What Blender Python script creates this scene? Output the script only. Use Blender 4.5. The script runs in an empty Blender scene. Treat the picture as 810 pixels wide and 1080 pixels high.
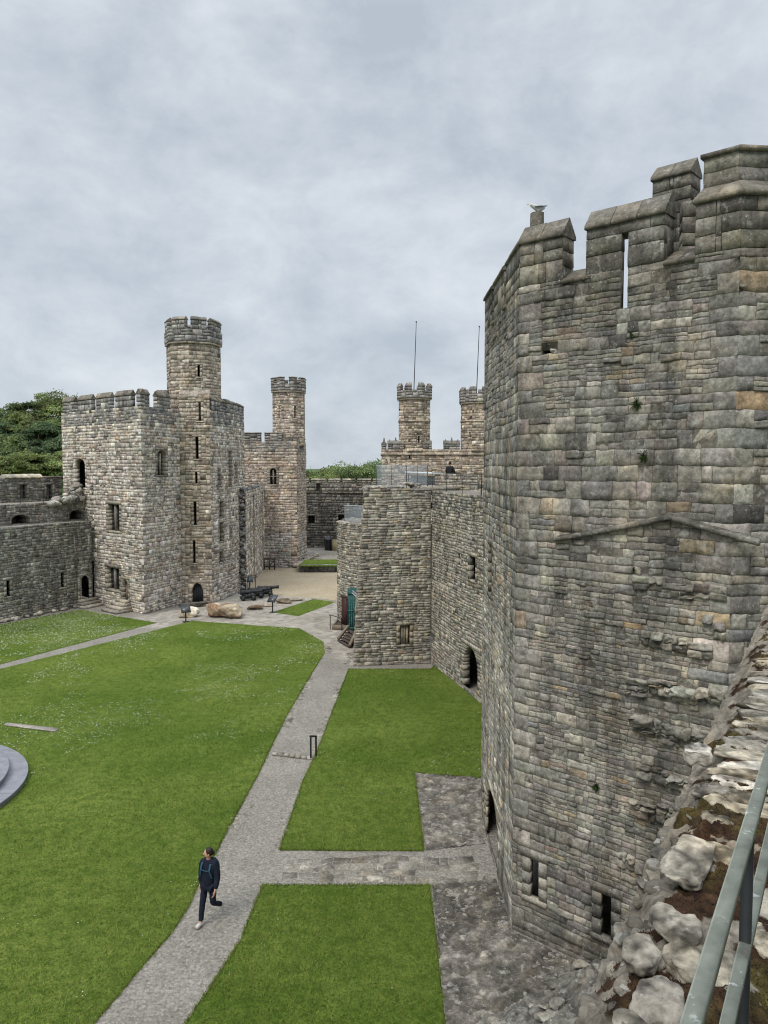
import bpy, bmesh, math, random
import numpy as np
from mathutils import Vector, Matrix, noise as mnoise

R = math.radians
rng = np.random.default_rng(7)
random.seed(7)
SC = bpy.context.scene
COL = SC.collection

# ------------------------------------------------------------------ camera model
CAM_H, FPX, PITCH = 10.5, 800.0, R(3.58)
cp, sp = math.cos(PITCH), math.sin(PITCH)

def ray(px, py):
    x, v = (px - 405) / FPX, (540 - py) / FPX
    return np.array([x, cp + v * sp, -sp + v * cp])

def G(px, py, z=0.0):
    r = ray(px, py)
    t = (z - CAM_H) / r[2]
    return np.array([r[0] * t, r[1] * t, z])

def D(px, py, Y):
    r = ray(px, py)
    t = Y / r[1]
    return np.array([r[0] * t, Y, CAM_H + r[2] * t])

# ------------------------------------------------------------------ numpy value noise
def _hash(ix, iy, iz, seed):
    h = (ix.astype(np.int64) * 374761393 + iy.astype(np.int64) * 668265263 + iz.astype(np.int64) * 2147483647 + seed * 1274126177) & 0xFFFFFFFF
    h = ((h ^ (h >> 13)) * 1274126177) & 0xFFFFFFFF
    return ((h ^ (h >> 16)) & 0xFFFF) / 32767.5 - 1.0

def vnoise(P, scale=1.0, seed=0):
    P = np.asarray(P, float) * scale
    i = np.floor(P).astype(np.int64)
    f = P - i
    f = f * f * (3 - 2 * f)
    out = 0
    for dx in (0, 1):
        for dy in (0, 1):
            for dz in (0, 1):
                w = (f[..., 0] if dx else 1 - f[..., 0]) * (f[..., 1] if dy else 1 - f[..., 1]) * (f[..., 2] if dz else 1 - f[..., 2])
                out = out + w * _hash(i[..., 0] + dx, i[..., 1] + dy, i[..., 2] + dz, seed)
    return out

def fbm(P, scale=1.0, seed=0, oct=4):
    a, s, o = 1.0, scale, 0
    for k in range(oct):
        o = o + a * vnoise(P, s, seed + k)
        a *= 0.5
        s *= 2.03
    return o

# ------------------------------------------------------------------ object helpers
def tag(o, label=None, cat=None, group=None, kind=None):
    if label: o['label'] = label
    if cat: o['category'] = cat
    if group: o['group'] = group
    if kind: o['kind'] = kind
    return o

def empty(name, loc, label=None, cat=None, group=None):
    o = bpy.data.objects.new(name, None)
    o.empty_display_size = 0.3
    COL.objects.link(o)
    o.location = [float(c) for c in loc]
    return tag(o, label, cat, group)

def wloc(o):
    p = np.array(o.location, float)
    while o.parent is not None:
        o = o.parent
        p = p + np.array(o.location, float)
    return p

DEFC = (0.22, 0.21, 0.19, 1)

class Acc:
    """collects faces of ONE mesh (world coordinates) with a colour per vertex"""
    def __init__(s):
        s.V, s.A, s.F4, s.F3, s.n = [], [], [], [], 0
    def add(s, V, F, c=DEFC):
        V = np.asarray(V, float).reshape(-1, 3)
        F = np.asarray(F, np.int64)
        c = np.asarray(c, float)
        if c.ndim == 1:
            c = np.tile(c if len(c) == 4 else np.append(c, 1), (len(V), 1))
        s.V.append(V); s.A.append(c)
        if len(F):
            (s.F4 if F.shape[1] == 4 else s.F3).append(F + s.n)
        s.n += len(V)
    def quad(s, a, b, c_, d, col=DEFC):
        s.add([a, b, c_, d], [[0, 1, 2, 3]], col)
    def tri(s, a, b, c_, col=DEFC):
        s.add([a, b, c_], [[0, 1, 2]], col)
    def hexa(s, p, col=DEFC):
        """8 points: bottom ring 0-3, top ring 4-7"""
        s.add(p, [[3, 2, 1, 0], [4, 5, 6, 7], [0, 1, 5, 4], [1, 2, 6, 5], [2, 3, 7, 6], [3, 0, 4, 7]], col)
    def box(s, c, size, col=DEFC, rz=0.0, jit=0.0):
        x, y, z = [v / 2 for v in size]
        p = np.array([[-x, -y, -z], [x, -y, -z], [x, y, -z], [-x, y, -z], [-x, -y, z], [x, -y, z], [x, y, z], [-x, y, z]])
        if jit: p = p + rng.uniform(-jit, jit, p.shape)
        if rz:
            ca, sa = math.cos(rz), math.sin(rz)
            p = np.stack([p[:, 0] * ca - p[:, 1] * sa, p[:, 0] * sa + p[:, 1] * ca, p[:, 2]], 1)
        s.hexa(p + np.asarray(c, float), col)
    def fbox(s, F, u0, u1, v0, v1, d0, d1, col=DEFC):
        s.hexa([F.p(u0, v0, d1), F.p(u1, v0, d1), F.p(u1, v0, d0), F.p(u0, v0, d0),
                F.p(u0, v1, d1), F.p(u1, v1, d1), F.p(u1, v1, d0), F.p(u0, v1, d0)], col)
    def bar(s, a, b, r, n=6, col=DEFC, r2=None, caps=True):
        a, b = np.asarray(a, float), np.asarray(b, float)
        r2 = r if r2 is None else r2
        d = (b - a) / (np.linalg.norm(b - a) + 1e-9)
        h = np.array([0, 0, 1.0]) if abs(d[2]) < 0.9 else np.array([1.0, 0, 0])
        u = np.cross(d, h); u /= np.linalg.norm(u)
        w = np.cross(d, u)
        t = np.arange(n) * 2 * math.pi / n
        ring = np.outer(np.cos(t), u) + np.outer(np.sin(t), w)
        V = np.vstack([a + ring * r, b + ring * r2])
        F = [[i, (i + 1) % n, n + (i + 1) % n, n + i] for i in range(n)]
        s.add(V, F, col)
        if caps:
            for base, pt in ((0, a), (n, b)):
                k = s.n
                s.add(np.vstack([V[base:base + n], pt]), [[i, (i + 1) % n, n] for i in range(n)], col)
    def build(s, name, mat, parent=None, smooth=False, loc=None):
        V = np.vstack(s.V) if s.V else np.zeros((0, 3))
        A = np.vstack(s.A) if s.A else np.zeros((0, 4))
        off = wloc(parent) if parent is not None else np.array(loc if loc is not None else (0, 0, 0), float)
        V = V - off
        F4 = np.vstack(s.F4) if s.F4 else np.zeros((0, 4), np.int64)
        F3 = np.vstack(s.F3) if s.F3 else np.zeros((0, 3), np.int64)
        me = bpy.data.meshes.new(name)
        me.vertices.add(len(V)); me.vertices.foreach_set('co', V.astype(np.float32).ravel())
        idx = np.concatenate([F4.ravel(), F3.ravel()]).astype(np.int32)
        me.loops.add(len(idx)); me.loops.foreach_set('vertex_index', idx)
        st = np.concatenate([np.arange(len(F4)) * 4, len(F4) * 4 + np.arange(len(F3)) * 3]).astype(np.int32)
        me.polygons.add(len(st)); me.polygons.foreach_set('loop_start', st)
        at = me.attributes.new('col', 'FLOAT_COLOR', 'POINT')
        at.data.foreach_set('color', A.astype(np.float32).ravel())
        me.update(calc_edges=True); me.validate()
        if smooth: me.polygons.foreach_set('use_smooth', np.ones(len(st), bool))
        me.materials.append(mat)
        o = bpy.data.objects.new(name, me)
        COL.objects.link(o)
        if parent is not None: o.parent = parent
        else: o.location = [float(c) for c in off]
        return o

# ------------------------------------------------------------------ materials
def nodes_of(name):
    m = bpy.data.materials.new(name); m.use_nodes = True
    nt = m.node_tree
    b = nt.nodes['Principled BSDF']
    return m, nt, b

def N(nt, typ, **kw):
    n = nt.nodes.new(typ)
    for k, v in kw.items():
        if k in n.inputs.keys(): n.inputs[k].default_value = v
        else: setattr(n, k, v)
    return n

def L(nt, a, b): nt.links.new(a, b)

def plain(name, rgb, rough=0.7, metal=0.0, var=0.15, nscale=12.0, bump=0.0, spec=0.3, attr=False, wear=False):
    m, nt, b = nodes_of(name)
    g = N(nt, 'ShaderNodeNewGeometry')
    n = N(nt, 'ShaderNodeTexNoise', Scale=nscale, Detail=6.0, Roughness=0.65)
    L(nt, g.outputs['Position'], n.inputs['Vector'])
    mr = N(nt, 'ShaderNodeMapRange'); mr.inputs[1].default_value = .3; mr.inputs[2].default_value = .7
    mr.inputs[3].default_value = 1 - var; mr.inputs[4].default_value = 1 + var
    L(nt, n.outputs['Fac'], mr.inputs[0])
    mx = N(nt, 'ShaderNodeMix', data_type='RGBA', blend_type='MULTIPLY'); mx.inputs[0].default_value = 1
    mx.inputs[6].default_value = (*rgb, 1); L(nt, mr.outputs[0], mx.inputs[7])
    out = mx.outputs[2]
    if wear:
        w1 = noise_node(nt, g.outputs['Position'], 26.0, 6.0, .7); out = mixc(nt, maprange(nt, w1, .60, .64, 0, .8), out, (.36, .38, .35))
        w2 = noise_node(nt, g.outputs['Position'], 14.0, 7.0, .75); out = mixc(nt, maprange(nt, w2, .60, .68, 0, .8), out, (.075, .06, .042))
    if attr: out = mixc(nt, 1.0, out, N(nt, 'ShaderNodeAttribute', attribute_name='col').outputs['Color'], 'MULTIPLY')
    L(nt, out, b.inputs['Base Color'])
    b.inputs['Roughness'].default_value = rough; b.inputs['Metallic'].default_value = metal
    b.inputs['Specular IOR Level'].default_value = spec
    if bump:
        bp = N(nt, 'ShaderNodeBump', Strength=bump, Distance=0.01)
        L(nt, n.outputs['Fac'], bp.inputs['Height']); L(nt, bp.outputs['Normal'], b.inputs['Normal'])
    return m

def math_node(nt, op, a, b=None, clamp=False):
    n = N(nt, 'ShaderNodeMath', operation=op); n.use_clamp = clamp
    for i, v in enumerate((a, b)):
        if v is None: continue
        if isinstance(v, (int, float)): n.inputs[i].default_value = v
        else: L(nt, v, n.inputs[i])
    return n.outputs[0]

def maprange(nt, src, a, b, c, d):
    mr = N(nt, 'ShaderNodeMapRange')
    for i, v in enumerate((a, b, c, d)): mr.inputs[i + 1].default_value = v
    L(nt, src, mr.inputs[0]); return mr.outputs[0]

def mixc(nt, fac, a, b, mode='MIX'):
    mx = N(nt, 'ShaderNodeMix', data_type='RGBA', blend_type=mode)
    for i, v in ((0, fac), (6, a), (7, b)):
        if isinstance(v, (int, float)): mx.inputs[i].default_value = v
        elif isinstance(v, tuple): mx.inputs[i].default_value = (*v[:3], 1)
        else: L(nt, v, mx.inputs[i])
    return mx.outputs[2]

def noise_node(nt, pos, scale, detail=5.0, rough=0.6, vec=None, dist=0.0):
    src = pos
    if vec:
        vm = N(nt, 'ShaderNodeVectorMath', operation='MULTIPLY'); vm.inputs[1].default_value = vec
        L(nt, pos, vm.inputs[0]); src = vm.outputs[0]
    n = N(nt, 'ShaderNodeTexNoise', Scale=scale, Detail=detail, Roughness=rough, Distortion=dist)
    L(nt, src, n.inputs['Vector']); return n.outputs['Fac']

def stone_mat(name, stain=0.5, lichen=0.4, grain=10.0, bump=0.6, moss=0.0, drip=None, mask=False, dist=0.02, tint=(1.06, 1.0, .91)):
    """weathered stone: colour per block comes with the mesh, weathering is procedural"""
    m, nt, b = nodes_of(name)
    pos = N(nt, 'ShaderNodeNewGeometry').outputs['Position']
    atn = N(nt, 'ShaderNodeAttribute', attribute_name='col'); at = atn.outputs['Color']
    n1 = noise_node(nt, pos, grain, 8.0, 0.72)
    c = mixc(nt, 1.0, at, maprange(nt, n1, .30, .70, .50, 1.5), 'MULTIPLY')
    c = mixc(nt, 1.0, c, tint, 'MULTIPLY')
    nm = noise_node(nt, pos, 2.3, 9.0, .68)
    c = mixc(nt, 1.0, c, maprange(nt, nm, .33, .67, .74, 1.27), 'MULTIPLY')
    nw = noise_node(nt, pos, 1.15, 6.0, .6)
    c = mixc(nt, maprange(nt, nw, .52, .66, 0, .38), c, mixc(nt, 1.0, c, (1.22, 1.04, .78), 'MULTIPLY'))
    # vertical weather streaks + broad stains (dirt)
    n2 = noise_node(nt, pos, 1.0, 5.0, 0.6, (1.7, 1.7, 0.22))
    c = mixc(nt, stain, c, maprange(nt, n2, .38, .62, .58, 1.22), 'MULTIPLY')
    n3 = noise_node(nt, pos, 0.55, 4.0, 0.62)
    c = mixc(nt, stain, c, maprange(nt, n3, .36, .62, .72, 1.2), 'MULTIPLY')
    # pale crustose lichen blotches
    n4 = noise_node(nt, pos, 4.2, 7.0, 0.7)
    lf = maprange(nt, n4, .56, .66, 0.0, lichen)
    if mask: lf = math_node(nt, 'MULTIPLY', lf, atn.outputs['Alpha'])
    c = mixc(nt, lf, c, (.40, .39, .345))
    n4b = noise_node(nt, pos, 17.0, 3.0, 0.6)
    lg = maprange(nt, n4b, .66, .70, 0.0, lichen)
    if mask: lg = math_node(nt, 'MULTIPLY', lg, atn.outputs['Alpha'])
    c = mixc(nt, lg, c, (.50, .49, .45))
    # dark algae blotches
    n5 = noise_node(nt, pos, 2.6, 6.0, 0.66)
    c = mixc(nt, maprange(nt, n5, .58, .70, 0.0, stain * .9), c, (.045, .043, .038))
    if moss:
        n6 = noise_node(nt, pos, 3.1, 6.0, 0.7)
        c = mixc(nt, maprange(nt, n6, .60, .66, 0.0, moss), c, (.07, .075, .03))
    if drip:
        z0, z1, amt = drip
        sep = N(nt, 'ShaderNodeSeparateXYZ'); L(nt, pos, sep.inputs[0])
        band = math_node(nt, 'MULTIPLY', maprange(nt, sep.outputs[2], z0, z0 + .5, 0, 1), maprange(nt, sep.outputs[2], z1 - .2, z1, 1, 0))
        n7 = noise_node(nt, pos, 1.0, 3.0, 0.55, (2.6, 2.6, .25))
        n8 = noise_node(nt, pos, 5.0, 4.0, 0.6)
        k = math_node(nt, 'MULTIPLY', maprange(nt, n7, .60, .65, 0, amt), maprange(nt, n8, .35, .5, 0, 1))
        c = mixc(nt, math_node(nt, 'MULTIPLY', k, band), c, (.55, .54, .5))
    L(nt, c, b.inputs['Base Color'])
    b.inputs['Roughness'].default_value = .95; b.inputs['Specular IOR Level'].default_value = .12
    nb = noise_node(nt, pos, grain * 2.6, 8.0, 0.7)
    hgt = math_node(nt, 'ADD', nb, math_node(nt, 'MULTIPLY', n1, .6))
    bp = N(nt, 'ShaderNodeBump', Strength=bump, Distance=dist)
    L(nt, hgt, bp.inputs['Height']); L(nt, bp.outputs['Normal'], b.inputs['Normal'])
    return m

M = {}
M['stone_near'] = stone_mat('weathered rubble stone', .85, .6, 13.0, 1.0, dist=.010, tint=(1.03, 1.01, .965))
M['stone_pale'] = stone_mat('pale limestone', .42, .35, 5.0, .8, dist=.03, tint=(1.12, 1.10, 1.10))
M['stone_mid'] = stone_mat('grey rubble stone', .5, .4, 6.0, .8, dist=.02, tint=(1.14, 1.10, 1.04))
M['stone_dark'] = stone_mat('dark stained curtain stone', .62, .35, 5.0, .8, drip=(3.6, 5.6, .8), dist=.03, tint=(1.42, 1.38, 1.29))
M['stone_black'] = stone_mat('dark streaked stone', .7, .3, 4.0, .7, dist=.04)
M['stone_pink'] = stone_mat('pinkish limestone', .35, .3, 4.0, .7, dist=.03, tint=(1.10, 1.05, 1.02))
M['coping'] = stone_mat('coping slab stone', .5, .45, 8.0, .6, moss=.25)
M['rock_top'] = stone_mat('lichen crusted stone', .4, .45, 30.0, 1.0, dist=.006, mask=True)
M['boulder'] = stone_mat('boulder stone', .3, .3, 6.0, .8, dist=.03)

def grass_mat():
    m, nt, b = nodes_of('mown grass')
    pos = N(nt, 'ShaderNodeNewGeometry').outputs['Position']
    n1 = noise_node(nt, pos, 0.16, 6.0, 0.62)
    n2 = noise_node(nt, pos, 3.2, 6.0, 0.7)
    n3 = noise_node(nt, pos, 22.0, 5.0, 0.75)
    c = mixc(nt, maprange(nt, n1, .35, .65, 0, 1), (.080, .126, .018), (.160, .200, .042))
    c = mixc(nt, maprange(nt, n2, .42, .66, 0, .8), c, (.050, .094, .013))
    c = mixc(nt, 1.0, c, maprange(nt, n3, .3, .7, .45, 1.55), 'MULTIPLY')
    L(nt, c, b.inputs['Base Color'])
    b.inputs['Roughness'].default_value = 1; b.inputs['Specular IOR Level'].default_value = .05
    bp = N(nt, 'ShaderNodeBump', Strength=1.0, Distance=.06)
    L(nt, math_node(nt, 'ADD', n3, n2), bp.inputs['Height']); L(nt, bp.outputs['Normal'], b.inputs['Normal'])
    return m
M['grass'] = grass_mat()

def blade_mat(name, translucent=.3):
    m, nt, b = nodes_of(name)
    pos = N(nt, 'ShaderNodeNewGeometry').outputs['Position']
    at = N(nt, 'ShaderNodeAttribute', attribute_name='col').outputs['Color']
    n1 = noise_node(nt, pos, .16, 6.0, .62)
    c = mixc(nt, 1.0, at, maprange(nt, n1, .35, .65, .68, 1.25), 'MULTIPLY')
    L(nt, c, b.inputs['Base Color'])
    b.inputs['Roughness'].default_value = .75; b.inputs['Specular IOR Level'].default_value = .15
    tr = N(nt, 'ShaderNodeBsdfTranslucent'); L(nt, c, tr.inputs['Color'])
    mx = N(nt, 'ShaderNodeMixShader'); mx.inputs[0].default_value = translucent
    L(nt, b.outputs[0], mx.inputs[1]); L(nt, tr.outputs[0], mx.inputs[2])
    L(nt, mx.outputs[0], nt.nodes['Material Output'].inputs['Surface'])
    return m
M['blade'] = blade_mat('grass blades')
M['leaf'] = blade_mat('tree leaves', .4)

def ground_mat(name, c1, c2, c3, cell=9.0, bump=.7, spot=.25, big=.6):
    m, nt, b = nodes_of(name)
    pos = N(nt, 'ShaderNodeNewGeometry').outputs['Position']
    n1 = noise_node(nt, pos, big, 6.0, .65)
    n2 = noise_node(nt, pos, 14.0, 8.0, .75)
    c = mixc(nt, maprange(nt, n1, .35, .65, 0, 1), c1, c2)
    vo = N(nt, 'ShaderNodeTexVoronoi', Scale=cell, Randomness=1.0)
    wob = N(nt, 'ShaderNodeTexNoise', Scale=cell * .7, Detail=3.0); L(nt, pos, wob.inputs['Vector'])
    va = N(nt, 'ShaderNodeMix', data_type='VECTOR'); va.inputs[0].default_value = .12
    L(nt, pos, va.inputs[4]); L(nt, wob.outputs['Color'], va.inputs[5])
    L(nt, va.outputs[1], vo.inputs['Vector'])
    bw = N(nt, 'ShaderNodeRGBToBW'); L(nt, vo.outputs['Color'], bw.inputs[0])
    c = mixc(nt, 1.0, c, maprange(nt, bw.outputs[0], 0, 1, .7, 1.3), 'MULTIPLY')
    c = mixc(nt, 1.0, c, maprange(nt, n2, .3, .7, .55, 1.5), 'MULTIPLY')
    n3 = noise_node(nt, pos, 7.0, 6.0, .7)
    c = mixc(nt, maprange(nt, n3, .6, .7, 0, spot), c, c3)
    L(nt, c, b.inputs['Base Color'])
    b.inputs['Roughness'].default_value = .95; b.inputs['Specular IOR Level'].default_value = .12
    h = math_node(nt, 'SUBTRACT', n2, math_node(nt, 'MULTIPLY', vo.outputs['Distance'], .8))
    bp = N(nt, 'ShaderNodeBump', Strength=bump, Distance=.03)
    L(nt, h, bp.inputs['Height']); L(nt, bp.outputs['Normal'], b.inputs['Normal'])
    return m
M['path'] = ground_mat('worn aggregate path', (.195, .178, .150), (.245, .226, .194), (.40, .375, .33), 18.0, .8, .5)
M['cobble'] = ground_mat('dark cobbled ground', (.085, .079, .070), (.135, .125, .110), (.30, .28, .25), 8.0, 1.0, .35)
M['sand'] = ground_mat('sandy gravel', (.30, .245, .165), (.36, .30, .21), (.40, .35, .27), 16.0, .3, .1, .25)
M['paving'] = ground_mat('pale trodden paving', (.24, .215, .18), (.31, .28, .238), (.41, .38, .33), 3.0, .4, .3, .4)
M['field'] = plain('rough field', (.06, .10, .025), .95, 0, .4, .2)
M['slate'] = plain('slate slab', (.185, .187, .205), .6, 0, .22, 3.0, .1, attr=True)
M['slate_edge'] = plain('slate riser', (.09, .092, .105), .6, 0, .18, 3.0)
M['moss'] = plain('brown moss', (.055, .034, .016), 1.0, 0, .75, 26.0, 1.0, .05)
M['mortar_x'] = plain('old mortar', (.19, .175, .155), 1.0, 0, .45, 18.0, .8, .1)
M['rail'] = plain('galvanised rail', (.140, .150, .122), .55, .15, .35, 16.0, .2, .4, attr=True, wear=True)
M['post'] = plain('dark post metal', (.016, .018, .017), .7, 0, .3, 14.0)  # one even near-black tone, much darker than the rails
M['iron'] = plain('black iron', (.028, .030, .031), .5, .3, .2, 9.0, .1)
M['iron_grey'] = plain('grey iron', (.06, .062, .066), .5, .4, .2, 9.0)
M['metal_white'] = plain('white coated metal', (.62, .65, .66), .45, .1, .05, 4.0)
M['timber'] = plain('weathered timber', (.18, .145, .105), .8, 0, .3, 14.0, .3)
M['timber_dark'] = plain('dark timber', (.06, .045, .034), .8, 0, .3, 14.0, .3)
M['green'] = plain('teal green paint', (.012, .075, .068), .5, 0, .12, 5.0)
M['darkwood'] = plain('dark door wood', (.035, .036, .042), .7, 0, .25, 10.0)
M['cream'] = plain('cream panel', (.50, .44, .27), .6, 0, .08)
M['bark'] = plain('bark', (.07, .055, .042), .95, 0, .35, 6.0, .5)
M['skin'] = plain('skin', (.48, .28, .20), .55, 0, .06)
M['navy'] = plain('navy cloth', (.006, .009, .020), .85, 0, .3, 30.0, .2)
M['black'] = plain('black cloth', (.012, .012, .014), .85, 0, .3, 30.0)
M['strap'] = plain('teal strap', (.02, .07, .10), .8, 0, .15)
M['hair'] = plain('dark brown hair', (.022, .012, .010), .6, 0, .3, 60.0)
M['shoe'] = plain('pale shoe', (.46, .44, .40), .7, 0, .1)
M['gull_white'] = plain('white feathers', (.50, .50, .48), .8, 0, .06)
M['gull_grey'] = plain('grey feathers', (.30, .32, .35), .8, 0, .08)
M['beak'] = plain('yellow beak', (.6, .36, .04), .5)
M['window_glass'] = plain('leaded glass', (.03, .035, .04), .15, 0, .2, 5.0, 0, .6)
M['daisy'] = plain('daisy petals', (.72, .72, .66), .8, 0, .05)
M['panel_face'] = plain('printed panel', (.05, .055, .06), .3, 0, .3, 6.0, 0, .5)

def glass_mat():
    m, nt, b = nodes_of('balustrade glass')
    b.inputs['Base Color'].default_value = (.42, .47, .50, 1)
    b.inputs['Roughness'].default_value = .25
    b.inputs['IOR'].default_value = 1.45
    b.inputs['Alpha'].default_value = .22
    b.inputs['Specular IOR Level'].default_value = .4
    return m
M['glass'] = glass_mat()
# ------------------------------------------------------------------ masonry
class Face:
    """a plane with a horizontal axis U, a second axis V and an outward normal N"""
    def __init__(s, a, b, z0=0.0, V=(0, 0, 1), Nrm=None):
        a = np.array([a[0], a[1], z0 if len(a) < 3 else a[2]], float)
        b = np.array([b[0], b[1], z0 if len(b) < 3 else b[2]], float)
        s.O = a; s.L = float(np.linalg.norm(b - a)); s.U = (b - a) / s.L
        s.V = np.array(V, float)
        s.N = np.array([s.U[1], -s.U[0], 0]) if Nrm is None else np.array(Nrm, float)
    def p(s, u, v, d=0.0):
        return s.O + s.U * u + s.V * v + s.N * d
    def uv(s, px, py):
        r = ray(px, py); c = np.array([0, 0, CAM_H])
        t = np.dot(s.O - c, s.N) / np.dot(r, s.N)
        q = c + r * t - s.O
        return float(np.dot(q, s.U)), float(np.dot(q, s.V))
    def rect(s, x0, y0, x1, y1):
        us, vs = zip(*[s.uv(x, y) for x in (x0, x1) for y in (y0, y1)])
        xm, ym = (x0 + x1) / 2, (y0 + y1) / 2
        u0, u1 = sorted((s.uv(x0, ym)[0], s.uv(x1, ym)[0]))
        v0, v1 = sorted((s.uv(xm, y0)[1], s.uv(xm, y1)[1]))
        return [u0, u1, v0, v1]

def pick(pal, k=1):
    w = np.array([p[0] for p in pal], float); w /= w.sum()
    return np.array([p[1] for p in pal])[rng.choice(len(pal), k, p=w)]

PAL_NEAR = [(6, (.225, .212, .19)), (5, (.195, .187, .172)), (3, (.265, .245, .21)), (2.4, (.16, .153, .142)), (1.4, (.32, .30, .265)),
            (.7, (.255, .21, .155)), (.25, (.29, .22, .14)), (.3, (.215, .17, .145)), (.7, (.185, .185, .182)), (.5, (.09, .085, .08))]
PAL_PARA = [(4, (.165, .155, .135)), (3, (.14, .135, .12)), (2, (.20, .185, .155)), (1, (.11, .105, .095)), (.5, (.24, .22, .18))]
PAL_LOW = [(5, (.235, .222, .195)), (4, (.205, .195, .175)), (2, (.275, .255, .215)), (1.5, (.165, .157, .143)), (1, (.32, .30, .26)), (.25, (.30, .25, .17))]
PAL_PALE = [(5, (.46, .42, .355)), (4, (.40, .36, .305)), (2.5, (.52, .485, .42)), (2, (.32, .285, .24)), (1.2, (.33, .27, .215)), (1, (.21, .19, .17)), (.8, (.55, .53, .48))]
PAL_TURRET = [(5, (.37, .32, .255)), (4, (.325, .28, .225)), (2.5, (.40, .355, .29)), (1.5, (.235, .20, .16)), (1, (.47, .43, .36))]
PAL_PINK = [(5, (.40, .355, .30)), (3, (.35, .305, .255)), (2, (.46, .415, .36)), (1.5, (.28, .245, .21)), (1, (.34, .275, .225))]
PAL_DARK = [(5, (.165, .16, .15)), (3, (.135, .132, .125)), (2, (.205, .20, .185)), (1, (.10, .098, .094)), (.6, (.27, .26, .24))]
PAL_BLACK = [(5, (.15, .15, .148)), (3, (.115, .115, .115)), (2, (.19, .188, .18)), (1, (.085, .085, .085))]
PAL_MID = [(5, (.285, .268, .235)), (4, (.245, .23, .205)), (2.5, (.33, .31, .265)), (1.8, (.17, .163, .15)), (1.4, (.37, .345, .30)), (.25, (.29, .235, .16)), (.6, (.12, .115, .105))]
PAL_DRESS = [(4, (.255, .23, .18)), (3, (.225, .205, .168)), (2, (.29, .265, .215)), (1, (.20, .182, .155))]

class Style:
    def __init__(s, pal, h=(.14, .3), l=(.22, .6), d=(0, .03), g=.008, jd=.03, b=.02, res=(4, 4), ja=.012, warp=.03, split=.12, quoin=True, qpal=None, mortar=(.17, .16, .145), jit=.16, zfn=None, vj=.09, pr=.015):
        s.__dict__.update(locals())
        s.sh = h; s.H = (h[0] * 1.45, h[1] * 1.75)

def emit_stones(acc, F, rects, st):
    """rects: u0,u1,v0,v1,d,flagL,flagR,r,g,b"""
    if not rects: return
    A = np.array(rects, float); n = len(A)
    kx, kz = st.res
    g, b = st.g, st.b
    u0, u1, v0, v1 = A[:, 0] + g, A[:, 1] - g, A[:, 2] + g, A[:, 3] - g
    u0 = np.where(A[:, 5] > 0, A[:, 0], u0); u1 = np.where(A[:, 6] > 0, A[:, 1], u1)
    bu = np.minimum(b, (u1 - u0) * .3); bv = np.minimum(b, (v1 - v0) * .3)
    S = np.concatenate([u0[:, None], u0[:, None] + bu[:, None] + np.linspace(0, 1, kx - 2)[None] * (u1 - u0 - 2 * bu)[:, None], u1[:, None]], 1)
    T = np.concatenate([v0[:, None], v0[:, None] + bv[:, None] + np.linspace(0, 1, kz - 2)[None] * (v1 - v0 - 2 * bv)[:, None], v1[:, None]], 1)
    UU = np.repeat(S[:, None, :], kz, 1); VV = np.repeat(T[:, :, None], kx, 2)
    DD = np.repeat(np.repeat(A[:, 4][:, None, None], kz, 1), kx, 2).copy()
    # tilt and belly of every block
    su = (UU - A[:, 0][:, None, None]) / (A[:, 1] - A[:, 0])[:, None, None] - .5
    sv = (VV - A[:, 2][:, None, None]) / (A[:, 3] - A[:, 2])[:, None, None] - .5
    DD += rng.normal(0, .012, (n, 1, 1)) * su * (st.d[1] / .03) + rng.normal(0, .012, (n, 1, 1)) * sv * (st.d[1] / .03)
    DD += rng.uniform(-.01, .008, DD.shape) * (st.d[1] / .03)
    jd = -st.jd
    DD[:, 0, :] = jd; DD[:, -1, :] = jd
    DD[:, 1:-1, 0] = np.where(A[:, 5][:, None] > 0, A[:, 4][:, None] * .4, jd)
    DD[:, 1:-1, -1] = np.where(A[:, 6][:, None] > 0, A[:, 4][:, None] * .4, jd)
    P = F.O + UU[..., None] * F.U + VV[..., None] * F.V + DD[..., None] * F.N
    # irregular outline (kept off the arrises) and slow wander of the beds
    keep = np.ones((n, 1, kx)); keep[:, 0, 0] = (A[:, 5] == 0); keep[:, 0, -1] = (A[:, 6] == 0)
    ju = vnoise(P, 9.0, 11) * st.ja * keep; jv = vnoise(P, 9.0, 23) * st.ja
    wz = vnoise(P, .55, 5) * st.warp + vnoise(P, 1.7, 6) * st.warp * .4
    ends = np.clip(np.minimum(VV - st_zlo(F, st), st_zhi(F, st) - VV) / .3, 0, 1) if hasattr(st, '_z') else 1
    P = P + ju[..., None] * F.U + (jv + wz * ends)[..., None] * F.V
    C = np.repeat(np.concatenate([A[:, 7:10], np.ones((n, 1))], 1)[:, None, :], kx * kz, 1)
    C[..., :3] *= np.clip(1 + rng.normal(0, st.vj, (n, kx * kz, 1)), .5, 1.5)
    q = np.array([[j * kx + i, j * kx + i + 1, (j + 1) * kx + i + 1, (j + 1) * kx + i] for j in range(kz - 1) for i in range(kx - 1)])
    Q = (q[None] + (np.arange(n) * kx * kz)[:, None, None]).reshape(-1, 4)
    acc.add(P.reshape(-1, 3), Q, C.reshape(-1, 4))

def st_zlo(F, st): return st._z[0]
def st_zhi(F, st): return st._z[1]

def courses(z0, z1, breaks, st):
    zs = [z0]; bs = sorted(b for b in set(round(b, 3) for b in breaks) if z0 + .05 < b < z1 - .05) + [z1]
    for b in bs:
        if b - zs[-1] < .05: continue
        while True:
            h = rng.uniform(*(st.zfn(zs[-1])[0] if st.zfn else st.H))
            if zs[-1] + h * 1.4 >= b:
                zs.append(b); break
            zs.append(zs[-1] + h)
    return zs

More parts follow.
